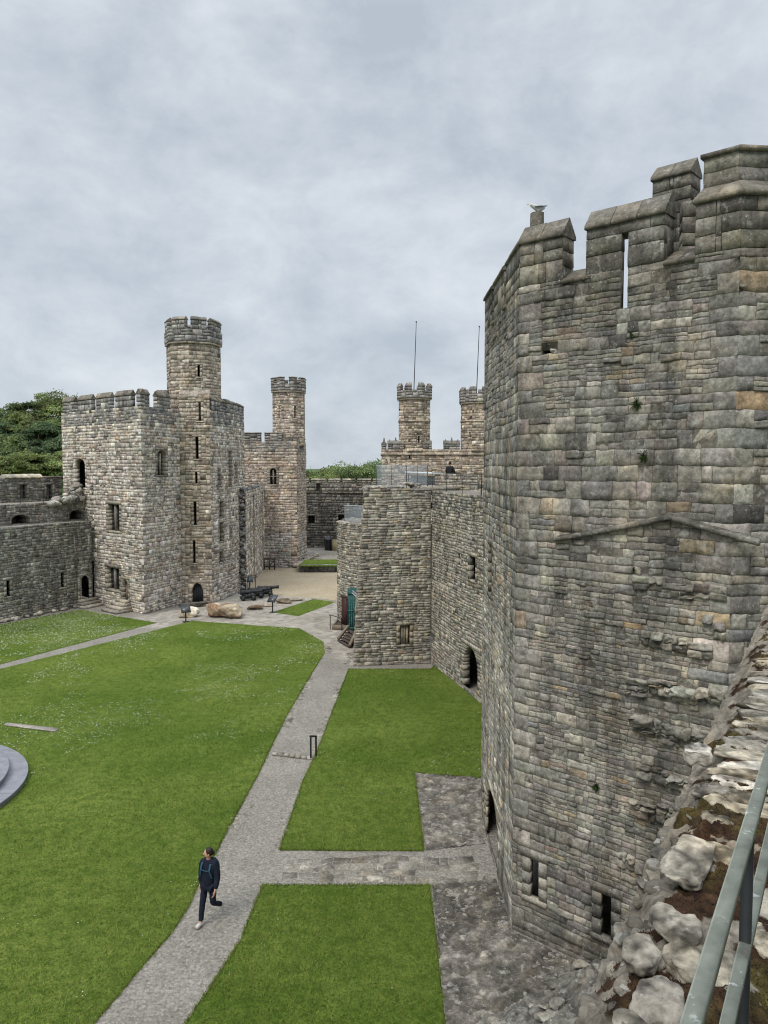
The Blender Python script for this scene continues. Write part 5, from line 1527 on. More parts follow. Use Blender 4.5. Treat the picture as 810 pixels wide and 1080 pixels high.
for k in range(90):
    z = rng.uniform(0, 8.2); u = rng.uniform(.1, .9) * FE.L; s0 = rng.uniform(.25, .6)
    rock(a, FE.p(u, z, .08 + .5 * max(0, 1 - z / 3)), (s0, s0 * .8, s0 * .7), 2500 + k, np.clip(pick(PAL_DARK)[0] * 1.35, .02, .5), 2, .3, rz=rng.uniform(0, 3))
for k in range(50):
    t = rng.uniform(0, 1); s0 = rng.uniform(.2, .5); p = FRg.p(FRg.L * t, 8.3 + rng.uniform(-.1, .2), -.3)
    rock(a, p, (s0 * 1.3, s0, s0 * .7), 2600 + k, np.clip(pick(PAL_DARK)[0], .02, .5), 2, .3, rz=rng.uniform(0, 3))
a.build('wall', M['stone_pale'], rw)
for u_ in (5.2, 12.6):                       # flat buttress strips on the range wall
    b = Acc(); Fp = Face(FRg.p(u_, 0, .1), FRg.p(u_ + .6, 0, .1)); masonry(b, Fp, .6, 0, 7.6, [], ST_RG, cl=True, cr=True)
    for (x, y) in ((u_, 0), (u_ + .6, 1)): b.quad(FRg.p(x, 0, 0), FRg.p(x, 0, .1), FRg.p(x, 7.6, .1), FRg.p(x, 7.6, 0), (.3, .27, .22))
    b.quad(FRg.p(u_, 7.9, 0), FRg.p(u_ + .6, 7.9, 0), FRg.p(u_ + .6, 7.6, .1), FRg.p(u_, 7.6, .1), (.2, .19, .16))
    b.build('buttress', M['stone_pale'], rw)

# ------------------------------------------------------------------ turreted tower at the far end of the ward
ne = empty('castle_tower', (-11, 80, 0), 'pinkish far tower with one tall octagonal turret beyond the sandy court', 'tower')
NP = [(-15.6, 79.0), (-14.4, 77.2), (-8.85, 77.0), (-8.25, 80.6), (-9.5, 85.0), (-15.5, 85.0)]
SN2 = Style(PAL_PINK, h=(.17, .3), l=(.25, .6), d=(-.006, .016), g=.006, jd=.013, b=.006, res=(4, 4), ja=.03, warp=.05, jit=.12, qpal=PAL_PINK, mortar=(.17, .145, .12))
Fn = Face(NP[1], NP[2]); hn = []
hn.append(opening(ne, Fn, Fn.rect(284.5, 494, 291.5, 511), 'window', mull=1, s=.25, depth=.6, arch=.3, transom=True, mat=M['stone_pink'], glass='window_glass'))
shell(ne, NP, [0, 1, 2], 0, 12.85, {1: hn}, SN2, M['stone_pink'], roof=12.4, cfn=lambda u, z, c: (pick(PAL_DARK)[0] * 1.6 if z > 11.9 and rng.random() < .8 else (np.array([.36, .345, .32]) * (1 + rng.normal(0, .06)) if z < 3.6 and rng.random() < .85 else c)))
SM2 = Style(SM.pal, h=(.3, .45), l=(.4, .9), d=(0, .02), g=.016, jd=.05, b=.02, res=(4, 4), ja=.01, warp=0, split=.1, quoin=False, jit=.15, mortar=(.15, .14, .125))
for x0, x1 in ((257.5, 274.5), (279, 297)):
    u0, u1 = ru(Fn, x0, x1, 460); merlon(ne, Fn, u0, u1, 12.85, 13.65, .6, .12, SM2, M['stone_pink'], sub=False)
u0, u1 = ru(Fn, 299, 313, 460); merlon(ne, Fn, u0, u1, 12.85, 13.1, .6, .1, SM2, M['stone_pink'], sub=False)
F_ = Face(NP[2], NP[3]); merlon(ne, F_, 0, 3.3, 12.85, 13.1, .6, .1, SM2, M['stone_pink'], sub=False)
turret(ne, -9.85, 79.0, 1.72, 12.4, 17.85, 18.6, 19.4, SN2, M['stone_pink'], slits=((293.2, 428, 295.2, 441), (310.2, 428, 312.6, 441)), sm=SM2, gap=.5, cap=.14)
rb = Acc()
for k in range(26):
    t = rng.uniform(0, 1); q = np.array([-8.9, 77.0]) * (1 - t) + np.array([-7.4, 79.5]) * t; s0 = rng.uniform(.3, .7)
    rock(rb, (q[0] + rng.normal(0, .2), q[1] + rng.normal(0, .2), .2 + t * .8), (s0 * 1.2, s0, s0 * .7), 2700 + k, pick(PAL_MID)[0], 2, .3, rz=rng.uniform(0, 3))
rb.build('broken_footing', M['stone_pink'], ne)

# grille-like open frame at the foot of the tower
gr = empty('timber_screen', (*G(281, 601)[:2], 0), 'low dark open timber screen at the foot of the far turreted tower', 'screen')
p, q = G(273, 601), G(289.5, 601); z_t = D(281, 588, 76)[2]
for t in (0, .34, .67, 1):
    a = Acc(); c = p + (q - p) * t; a.box((c[0], c[1] + .1, z_t / 2), (.13, .13, z_t)); a.build('post', M['timber_dark'], gr)
for z in (z_t - .06, z_t * .3):
    a = Acc(); c = (p + q) / 2; a.box((c[0], c[1] + .1, z), (q[0] - p[0] + .2, .09, .12)); a.build('rail', M['timber_dark'], gr)
for t in (.17, .83):
    a = Acc(); c = p + (q - p) * t; a.bar((c[0] - .3, c[1] + .1, .3), (c[0] + .3, c[1] + .1, z_t - .1), .05, 5); a.build('brace', M['timber_dark'], gr)

# ------------------------------------------------------------------ far curtain wall, terrace
bw = empty('curtain_wall', (0, 90, 0), 'dark streaked far curtain wall with low battlements closing the end of the ward', 'wall')
FBk = Face((-13, 90.6), (13, 89.0)); hb = []
ST_BW = Style(PAL_BLACK, h=(.24, .42), l=(.3, .8), d=(-.02, .04), g=.018, jd=.06, b=.03, res=(4, 4), ja=.03, warp=.05, jit=.16, mortar=(.1, .1, .097))
for px in ((324.5, 544, 332, 552), (356.5, 543, 364, 549)):
    hb.append(opening(bw, FBk, FBk.rect(*px), 'recess', depth=1.6, s=.2, mat=M['stone_black'], st_col=PAL_BLACK, sill=False, back=1.6))
a = Acc(); masonry(a, FBk, FBk.L, 0, 7.15, hb, ST_BW); a.quad(FBk.p(0, 7.13), FBk.p(FBk.L, 7.13), FBk.p(FBk.L, 7.13, -2.5), FBk.p(0, 7.13, -2.5), (.15, .15, .14)); a.build('wall', M['stone_black'], bw)
band(bw, [tuple(FBk.p(0, 0)[:2]), tuple(FBk.p(FBk.L, 0)[:2])], [0], 7.12, 7.26, .1, PAL_DARK, 'string_course', M['stone_black'])
Fp = Face(FBk.p(0, 0, -.15), FBk.p(FBk.L, 0, -.15)); hp = [opening(bw, Fp, Fp.rect(333.5, 510, 338, 518), 'parapet_opening', depth=.5, s=.15, mat=M['stone_black'], st_col=PAL_DARK, sill=False, back=.5)]
a = Acc(); masonry(a, Fp, Fp.L, 7.26, 8.35, hp, Style(PAL_DARK, h=(.24, .4), l=(.3, .8), g=.016, jd=.05, jit=.16, mortar=(.12, .115, .11))); a.build('parapet', M['stone_dark'], bw)
x = 325.5
for x0, x1 in ((314, 325.5), (328.5, 343), (346.5, 358.5), (361.5, 374), (377, 391), (393.5, 408), (411, 424)):
    u0, u1 = ru(Fp, x0, x1, 508); u1 = Fp.uv(x1, 508)[0]
    merlon(bw, Fp, u0, u1, 8.35, 8.62, .6, .22, SM2, M['stone_dark'], sub=False)
ter = slab('terrace', gp((313, 603), (420, 603)) + [np.array([6, 89.4]), np.array([-10, 90])], 0, .62, M['paving'], 0)[0]
slab('lawn', [G(314, 597.5, .62)[:2], G(362, 597.5, .62)[:2], G(362, 590.5, .62)[:2], G(322, 590.5, .62)[:2]], .62, .67, M['grass'], .05)
tw = empty('terrace_wall', (*G(340, 602)[:2], 0), 'low dark rubble retaining wall along the raised far lawn', 'wall')
Ft = Face(tuple(G(315, 603)[:2] - np.array([0, .06])), tuple(G(420, 603)[:2] - np.array([0, .06]))); a = Acc(); masonry(a, Ft, Ft.L, 0, .72, [], Style(PAL_BLACK, h=(.14, .26), l=(.2, .5), d=(0, .08), g=.015, jd=.05, jit=.2)); a.fbox(Ft, 0, Ft.L, .55, .70, -.35, -.06, (.2, .19, .17)); a.build('wall', M['stone_dark'], tw)
hut = empty('timber_hut', (*G(373, 583, .62)[:2], .62), 'small brown timber hut against the far curtain wall', 'hut')
q0, q1 = D(363.5, 588, 87.5), D(378, 588, 87.5); zt = D(370, 564, 87.5)[2]; a = Acc(); w = q1[0] - q0[0]
for i in range(8): a.box((q0[0] + w * (i + .5) / 8, 87.6 + .6, .62 + (zt - .62) / 2), (w / 8 - .015, 1.2, zt - .62))
a.build('wall', M['timber'], hut); a = Acc(); a.hexa([(q0[0] - .1, 87.4, zt), (q1[0] + .1, 87.4, zt), (q1[0] + .1, 88.9, zt + .2), (q0[0] - .1, 88.9, zt + .2), (q0[0] - .1, 87.4, zt + .06), (q1[0] + .1, 87.4, zt + .06), (q1[0] + .1, 88.9, zt + .26), (q0[0] - .1, 88.9, zt + .26)]); a.build('roof', M['timber_dark'], hut)
bx = empty('storage_box', (*D(355, 586, 87)[:2], .62), 'pale cream upright box beside the timber hut on the far terrace', 'box')
q = D(354.5, 586, 87); a = Acc(); a.box((q[0], 87, 1.0 + .32), (.85, .6, 1.36)); a.build('body', M['cream'], bx); a = Acc(); a.box((q[0] - .5, 87, 1.3), (.12, .66, 1.4)); a.box((q[0], 87, 2.03), (.95, .7, .06)); a.build('frame', M['timber_dark'], bx)
bi = empty('waste_bin', (*D(347, 586, 87.3)[:2], .62), 'black domed bin standing left of the cream box on the far terrace', 'bin')
q = D(346.5, 586, 87.3); a = Acc(); a.bar((q[0], 87.3, .62), (q[0], 87.3, 1.9), .45, 10, r2=.55); a.build('body', M['iron'], bi); a = Acc(); a.bar((q[0], 87.3, 1.91), (q[0], 87.3, 2.2), .56, 10, r2=.2); a.build('lid', M['iron_grey'], bi)

# ------------------------------------------------------------------ distant tower with two flag turrets
et = empty('castle_tower', (6, 82, 0), 'distant tower with two battlemented turrets carrying flagpoles above the gate block', 'tower')
EP = [(-.25, 80.0), (14.5, 80.0), (14.5, 92), (-.25, 92)]
SE = Style(PAL_PINK, h=(.18, .32), l=(.26, .65), d=(-.006, .016), g=.006, jd=.013, b=.006, res=(4, 4), ja=.03, warp=.04, jit=.2, mortar=(.17, .145, .12)); SE.pal = PAL_TURRET
Fe = Face(EP[0], EP[1]); he = []
for px in ((431, 474, 433, 484),): 
    q = Fe.rect(*px); he.append(opening(et, Fe, q, 'arrow_slit', mat=M['stone_pink'], s=.12, depth=.5))
shell(et, EP, [0, 3], 0, 12.1, {0: he}, SE, M['stone_pink'], roof=12.0)
band(et, EP, [0, 3], 11.5, 11.66, .12, PAL_TURRET, mat=M['stone_pink'])
for F in (Fe, Face(EP[3], EP[0])):
    k = int(F.L / 2.6)
    for j in range(k):
        c = (j + .5) * F.L / k
        merlon(et, F, c - .85, c + .85, 12.1, 12.65, .5, .38, SM2, M['stone_pink'], sub=False)
        a = Acc()
        for dx in (-.65, .65): a.bar(F.p(c + dx, 12.7, -.25), F.p(c + dx, 13.15, -.25), .11, 6, (.2, .19, .17), .05)
        a.bar(F.p(c, 12.95, -.25), F.p(c, 13.35, -.25), .13, 6, (.2, .19, .17), .06); a.build('finial', M['stone_pink'], et)
for cx, px, top in ((D(437, 440, 81.5)[0], 437, 340), (D(503, 440, 81.5)[0], 503, 345)):
    o = turret(et, cx, 81.5, 1.78, 11.9, 17.3 if px == 437 else 16.9, 18.3 if px == 437 else 17.9, 19.05 if px == 437 else 18.65, SE, M['stone_pink'], sm=SM2, gap=.7, cap=.4, strings=(15.0,), crown=.2,
               slits=((441, 460, 442.6, 468),) if px == 437 else ((494.6, 456, 496.4, 464),))
    fp = empty('flagpole', (cx - .1, 81.5, 17.2), 'bare thin flagpole on the %s of the two distant turrets' % ('left' if px == 437 else 'right'), 'flagpole', 'flagpoles on the distant turrets')
    zt = D(px, top, 81.5)[2]; a = Acc(); a.bar((cx - .1, 81.5, 17.0), (cx + .18, 81.5, zt), .06, 6, r2=.035); a.build('pole', M['iron_grey'], fp)
    a = Acc(); a.bar((cx + .18, 81.5, zt), (cx + .18, 81.5, zt + .12), .08, 6); a.build('cap', M['iron_grey'], fp)
for o in COL.objects:
    if o.get('category') == 'flagpole':
        pass

# ------------------------------------------------------------------ trees and hill
bm = bmesh.new(); nx, ny = 50, 40; vs = []
for j in range(ny):
    for i in range(nx):
        x, y = -190 + 165 * i / (nx - 1), 88 + 150 * j / (ny - 1)
        k = 15 * math.exp(-((x + 100) / 60) ** 2) * (1 / (1 + math.exp(-(y - 135) / 14))) * max(0, min(1, (238 - y) / 40)) * min(1, (x + 190) / 30) * min(1, (-25 - x) / 25)
        vs.append(bm.verts.new((x, y, k - .3 + .4 * mnoise.noise((x * .06, y * .06, 0)))))
for j in range(ny - 1):
    for i in range(nx - 1): bm.faces.new((vs[j * nx + i], vs[j * nx + i + 1], vs[(j + 1) * nx + i + 1], vs[(j + 1) * nx + i]))
me = bpy.data.meshes.new('hill'); bm.to_mesh(me); bm.free(); me.materials.append(M['field']); o = bpy.data.objects.new('hill', me); COL.objects.link(o); o['kind'] = 'structure'
def hill_z(x, y):
    return max(0, 15 * math.exp(-((x + 100) / 60) ** 2) * (1 / (1 + math.exp(-(y - 135) / 14))) * max(0, min(1, (238 - y) / 40)) * min(1, (x + 190) / 30) * min(1, (-25 - x) / 25))

def tree(x, y, z, H, W, seed, tone, label, group, thin=0.0, cat='tree', leaf=.30, ncl=46, per=95):
    rg = np.random.default_rng(seed)
    o = empty('tree', (x, y, z), label, cat, group)
    a = Acc(); base = np.array([x, y, z]); tops = []
    h0 = H * .38; a.bar(base, base + np.array([rg.normal(0, .2), rg.normal(0, .2), h0]), .035 * H, 8, r2=.022 * H, caps=False)
    st_ = base + np.array([0, 0, h0])
    for k in range(6):
        t = rg.uniform(0, 6.28); e = st_ + np.array([math.cos(t) * W * .3, math.sin(t) * W * .3, H * rg.uniform(.15, .45)]); a.bar(st_ - np.array([0, 0, .3 * rg.random() * h0]), e, .014 * H, 6, r2=.005 * H, caps=False)
        for m_ in range(3):
            e2 = e + rg.normal(0, 1, 3) * W * .13 + np.array([0, 0, H * .08]); a.bar(e, e2, .005 * H, 4, r2=.002 * H, caps=False)
    a.build('trunk', M['bark'], o)
    c0 = base + np.array([0, 0, H * .62])
    u_ = rg.normal(0, 1, (ncl, 3)); u_ /= np.linalg.norm(u_, axis=1, keepdims=True)
    rr = rg.uniform(.45, 1.0, ncl) ** .6
    cen = c0 + u_ * rr[:, None] * np.array([W * .42, W * .42, H * .32])
    cr = rg.uniform(.10, .2, ncl) * W
    n = ncl * per
    ci = np.repeat(np.arange(ncl), per)
    d = rg.normal(0, 1, (n, 3)); d /= np.linalg.norm(d, axis=1, keepdims=True); d[:, 2] = np.abs(d[:, 2]) * .9 - .25 * rg.random(n)
    rad = cr[ci] * rg.uniform(.55, 1.08, n)
    P = cen[ci] + d * rad[:, None] * np.array([1, 1, .75])
    nrm = d + rg.normal(0, .45, (n, 3)) + np.array([0, 0, .35]); nrm /= np.linalg.norm(nrm, axis=1, keepdims=True)
    t1 = np.cross(nrm, rg.normal(0, 1, (n, 3))); t1 /= np.linalg.norm(t1, axis=1, keepdims=True); t2 = np.cross(nrm, t1)
    s_ = rg.uniform(.6, 1.25, n)[:, None] * leaf
    V = np.stack([P - t1 * s_, P - t2 * s_ * .6, P + t1 * s_, P + t2 * s_ * .6], 1).reshape(-1, 3)
    ct = rg.normal(1, .24, ncl)[ci] * rg.uniform(.7, 1.3, n)
    C = np.clip(np.array(tone)[None] * ct[:, None], .004, .6)
    C[:, 0] *= rg.uniform(.85, 1.2, n)
    F = np.arange(4 * n).reshape(-1, 4)
    b = Acc(); b.add(V, F, np.repeat(np.c_[C, np.ones(n)], 4, 0)); b.build('crown', M['leaf'], o)
    return o
LIGHT, MID, DARK, BUSH = (.20, .245, .09), (.145, .195, .075), (.10, .148, .07), (.185, .235, .08)
tl = []
def px_tree(px, top, base_py, Y, W, tone, kind):
    q = D(px, base_py, Y); zt = D(px, top, Y)[2]; z = min(q[2], zt - 4); tl.append((q[0], Y, z, zt - z, W, tone, kind))
for px, top, bpy_, Y, W, tone, kind in (
    (58, 410, 470, 165, 13, LIGHT, 0), (84, 421, 470, 168, 10, MID, 0), (34, 420, 475, 162, 11, MID, 0), (8, 428, 475, 160, 11, MID, 0), (-20, 432, 480, 160, 12, DARK, 0),
    (70, 436, 490, 146, 10, MID, 1), (46, 440, 490, 142, 9, DARK, 1), (22, 434, 490, 144, 10, LIGHT, 1), (0, 442, 490, 140, 10, DARK, 1), (-26, 446, 495, 140, 11, DARK, 1),
    (60, 456, 505, 128, 9, DARK, 2), (36, 462, 505, 124, 8, DARK, 2), (12, 456, 505, 126, 9, MID, 2), (-14, 462, 510, 124, 10, DARK, 2), (84, 458, 505, 130, 10, MID, 2),
    (74, 476, 515, 108, 6, BUSH, 3), (54, 480, 515, 106, 6, LIGHT, 3), (36, 478, 515, 104, 6, BUSH, 3), (18, 476, 515, 106, 6.5, BUSH, 3), (0, 480, 518, 104, 6.5, LIGHT, 3), (-18, 480, 518, 104, 7, BUSH, 3)):
    px_tree(px, top, bpy_, Y, W, tone, kind)
names = ['tall tree on the ridge of the wooded hill behind the left curtain wall', 'mid green tree on the slope just below the ridge of the wooded hill', 'dark tree in the middle of the wooded hillside left of the pale tower', 'bright bushy tree at the foot of the wooded hill just above the left curtain wall']
rows = ['along the skyline ridge of the wooded hill', 'just below the ridge trees of the wooded hill', 'in the dark middle band of the wooded hill', 'in the front row above the curtain wall']
order = ['leftmost tree', 'second tree from the left', 'third tree from the left', 'fourth tree from the left', 'fifth tree from the left', 'sixth tree from the left', 'seventh tree from the left']
kinds = {LIGHT: 'pale green', MID: 'mid green', DARK: 'dark green', BUSH: 'bright bushy'}
for i, (x, y, z, H, W, tone, k) in enumerate(tl):
    rk = sorted([t for t in tl if t[6] == k], key=lambda t: t[0] / t[1]).index(tl[i]); lbl = kinds[tone] + ' ' + order[rk] + ' ' + rows[k]
    tree(x, y, max(-.3, min(z, hill_z(x, y) if hill_z(x, y) > 1 else z)), H + (z - min(z, hill_z(x, y) if hill_z(x, y) > 1 else z)), W, 40 + i, tone, lbl, 'trees on the wooded hillside', ncl=60, per=190, leaf=.25 if k < 3 else .2)
for i, (px, top, Y, W, tone, lb) in enumerate(((333, 494, 128, 10, LIGHT, 'pale green low tree beyond the far wall next to the turreted tower'), (356, 491, 138, 11, MID, 'middle tree of the row beyond the far curtain wall'),
        (374, 486, 126, 12, MID, 'broad tallest tree behind the far curtain wall'), (393, 484, 132, 12, DARK, 'dark tree beyond the far wall touching the twin turret tower'), (345, 497, 118, 7, BUSH, 'small light bush tree low behind the far battlements'), (316, 494, 140, 11, MID, 'tree half hidden behind the far turreted tower'))):
    zt = D(px, top, Y)[2]; tree(D(px, 490, Y)[0], Y, -.2, zt + .2, W, 90 + i, tone, lb, 'trees beyond the far curtain wall', ncl=60, per=170, leaf=.2)
# ------------------------------------------------------------------ boulders, cannons, panels
def boulder(px, py, size, seed, label, col, col2=None, rz=0.0, name='boulder', cat='boulder', sub=4, group=None, z=0.0, rough=.24):
    q = G(px, py); a = Acc(); rock(a, (q[0], q[1] + size[1] / 2, size[2] * .42 + z), size, seed, col, sub, rough, rz=rz, col2=col2)
    o = a.build(name, M['boulder'], loc=(q[0], q[1] + size[1] / 2, 0), smooth=False)
    return tag(o, label, cat, group)
boulder(228, 652, (1.9, 1.3, 1.05), 11, 'large brown boulder with cream top near the turret doorway', (.20, .13, .09), (.46, .40, .31))
boulder(243, 653, (1.8, 1.4, .95), 12, 'large cream boulder with dark hollow, right of the brown topped one', (.24, .19, .14), (.42, .37, .29))
boulder(247, 650, (1.0, .6, .8), 13, 'dark broken slab leaning on the right end of the big boulders', (.06, .052, .05), (.09, .08, .075), rz=.3)
boulder(196, 652, (1.5, .9, .75), 14, 'small whitish boulder behind a dark information panel below the left tower', (.40, .37, .31), (.60, .57, .50))
boulder(203, 641, (2.2, .6, .4), 15, 'long low dark stone lying against the tower foot beside the turret door', (.10, .095, .088), rz=.35)
boulder(268, 643.5, (1.1, .5, .32), 16, 'flat brown stone on the paving left of the lectern by the small lawn', (.12, .085, .06), rz=.1)
boulder(282, 640.5, (.8, .4, .28), 17, 'pale flat stone behind the lectern near the small lawn', (.30, .27, .23))
boulder(299, 637, (1.2, .6, .42), 18, 'brown stone lump at the edge of the small lawn nearest the cannons', (.17, .14, .11))
boulder(308, 634.5, (1.6, .5, .25), 19, 'long low pale stone lying along the far edge of the small lawn', (.26, .24, .20), rz=.2)
boulder(258, 612, (1.6, 1.2, .9), 20, 'dark rubble heap at the broken end of the ruined wall', (.09, .085, .08), rz=.5)
boulder(264, 606, (1.3, .8, .5), 21, 'low dark rubble at the foot of the ruined wall beside the sand', (.13, .12, .11), rz=.2)

def lathe(acc, prof, o, axis, n=18, col=(1, 1, 1, 1)):
    axis = np.array(axis, float); axis /= np.linalg.norm(axis); up = np.array([0, 0, 1.0]); u = np.cross(axis, up); u /= np.linalg.norm(u); w = np.cross(u, axis)
    V = []; t = np.arange(n) * 2 * math.pi / n
    for s_, r in prof:
        V.append(np.asarray(o) + axis * s_ + r * (np.outer(np.cos(t), u) + np.outer(np.sin(t), w)))
    V = np.vstack(V); m_ = len(prof)
    F = [[i * n + j, i * n + (j + 1) % n, (i + 1) * n + (j + 1) % n, (i + 1) * n + j] for i in range(m_ - 1) for j in range(n)]
    acc.add(V, F, col)
def cannon(px, py, ang, label):
    b = G(px, py); o = empty('cannon', (*b[:2], 0), label, 'cannon', 'black cannons by the sandy court')
    ax = np.array([math.cos(ang), math.sin(ang), .06]); sd = np.array([-math.sin(ang), math.cos(ang), 0]); c = b + np.array([0, 0, .82])
    a = Acc(); lathe(a, [(-1.15, 0), (-1.12, .07), (-1.03, .09), (-.97, .05), (-.92, .21), (-.80, .235), (-.78, .26), (-.70, .26), (-.68, .225), (-.1, .195), (-.08, .215), (0, .215), (.02, .185), (1.0, .14), (1.02, .165), (1.12, .175), (1.2, .165), (1.2, .07), (.9, .06), (.9, 0)], c, ax, 18)
    lathe(a, [(-.36, 0), (-.36, .07), (.36, .07), (.36, 0)], c, sd, 10); a.build('barrel', M['iron'], o)
    for s_ in (-1, 1):
        a = Acc(); d0 = sd * s_ * .27; P = []
        prof = [(-.95, .2), (.55, .2), (.55, .62), (.15, .78), (-.2, .62), (-.45, .62), (-.45, .5), (-.75, .5), (-.75, .38), (-.95, .38)]
        for (x0, z0), (x1, z1) in zip(prof[2:-1], prof[3:]):
            q = lambda x, z, k: b + ax * np.array([1, 1, 0]) * x + d0 + sd * k * .05 + np.array([0, 0, z])
            if abs(x1 - x0) > .01: a.hexa([q(x1, .2, -1), q(x0, .2, -1), q(x0, .2, 1), q(x1, .2, 1), q(x1, z1, -1), q(x0, z0, -1), q(x0, z0, 1), q(x1, z1, 1)])
        a.build('cheek', M['iron'], o)
        for x_ in (-.65, .35):
            r = .19 if x_ < 0 else .23; wc = b + ax * np.array([1, 1, 0]) * x_ + sd * s_ * .38; wc[2] = r
            a = Acc(); lathe(a, [(-.06, 0), (-.06, r), (.06, r), (.06, 0)], wc, sd, 16); lathe(a, [(-.09, 0), (-.09, .06), (.09, .06), (.09, 0)], wc, sd, 10); a.build('wheel', M['iron'], o)
    o.scale = (.8, .8, .8)
    for x_ in (-.65, .35):
        a = Acc(); wc = b + ax * np.array([1, 1, 0]) * x_; wc[2] = .21; a.bar(wc - sd * .42, wc + sd * .42, .05, 6); a.build('axle', M['iron'], o)
cannon(263.5, 633, R(16), 'black cannon nearest the left tower, its barrel end tucked behind its neighbours')
cannon(272, 630.5, R(4), 'middle one of the row of black cannons on the paving')
cannon(281.5, 628.5, R(10), 'black cannon at the right of the row with its barrel pointing over the sand')

def lectern(px, py, label, h=1.0, w=.75, rz=0.0, mat='iron'):
    q = G(px, py); o = empty('information_panel', (*q[:2], 0), label, 'information panel')
    a = Acc(); a.bar((q[0], q[1], 0), (q[0], q[1], h - .1), .045, 8); a.box((q[0], q[1], .02), (.4, .35, .04), rz=rz); a.build('stand', M[mat], o)
    U = np.array([math.cos(rz), math.sin(rz), 0]); Vv = np.array([-math.sin(rz) * .75, math.cos(rz) * .75, .62]); Nn = np.cross(U, Vv); c = np.array([q[0], q[1], h])
    def b(acc, k, t0, t1):
        p = [c + U * (sx * w / 2 * k) + Vv * (sy * .34 * k) + Nn * t for t in (t0, t1) for sx, sy in ((-1, -1), (1, -1), (1, 1), (-1, 1))]; acc.hexa(p)
    a = Acc(); b(a, 1, -.03, 0.01); a.build('tray', M[mat], o); a = Acc(); b(a, .92, .012, .022); a.build('panel', M['panel_face'], o)
lectern(196, 656, 'dark information lectern in front of the small whitish boulder', .9, .62, .4)
lectern(287.5, 646, 'black information lectern at the corner of the small lawn', 1.0, .62, -.35)
lectern(263, 622, 'small lectern by the broken wall end behind the cannons', .9, .6, .2)
po = empty('marker_post', (*G(269.5, 622)[:2], 0), 'thin plain post with crossbar standing behind the cannons', 'post')
q = G(269.5, 622); a = Acc(); a.bar((q[0], q[1], 0), (q[0], q[1], 1.25), .03, 6); a.build('post', M['iron_grey'], po); a = Acc(); a.bar((q[0] - .75, q[1], 1.2), (q[0], q[1], 1.22), .025, 6); a.build('crossbar', M['iron_grey'], po)

# ------------------------------------------------------------------ people
def skin_mesh(name, pts, edges, rad, mat, parent, off, sub=2, root=0):
    me = bpy.data.meshes.new(name); me.from_pydata([tuple(p) for p in pts], edges, []); o = bpy.data.objects.new(name, me); COL.objects.link(o)
    o.modifiers.new('s', 'SKIN'); sk = me.skin_vertices[0].data
    for i, r in enumerate(rad): sk[i].radius = (r, r) if np.isscalar(r) else r
    sk[root].use_root = True
    if sub: m_ = o.modifiers.new('u', 'SUBSURF'); m_.levels = m_.render_levels = sub
    dg = bpy.context.evaluated_depsgraph_get(); dg.update()
    m2 = bpy.data.meshes.new_from_object(o.evaluated_get(dg)); bpy.data.objects.remove(o); bpy.data.meshes.remove(me)
    if name in ('jacket', 'trousers'):
        for v in m2.vertices:
            k = mnoise.noise(Vector((v.co.x * 9, v.co.y * 9, v.co.z * 16))) * .010 + mnoise.noise(v.co * 30) * .004; v.co += v.normal * k
    m2.name = name; m2.materials.clear(); m2.materials.append(mat); m2.polygons.foreach_set('use_smooth', np.ones(len(m2.polygons), bool))
    o = bpy.data.objects.new(name, m2); COL.objects.link(o); o.parent = parent; o.location = off
    return o
def ellipsoid(name, c, r, mat, parent, rot=None, cut=None, sub=3):
    bm = bmesh.new(); bmesh.ops.create_icosphere(bm, subdivisions=sub, radius=1)
    for v in bm.verts:
        v.co = Vector((v.co.x * r[0], v.co.y * r[1], v.co.z * r[2]))
        if rot: v.co = rot @ v.co
        v.co += Vector(c)
    me = bpy.data.meshes.new(name); bm.to_mesh(me); bm.free(); me.materials.append(mat); me.polygons.foreach_set('use_smooth', np.ones(len(me.polygons), bool))
    o = bpy.data.objects.new(name, me); COL.objects.link(o); o.parent = parent; return o

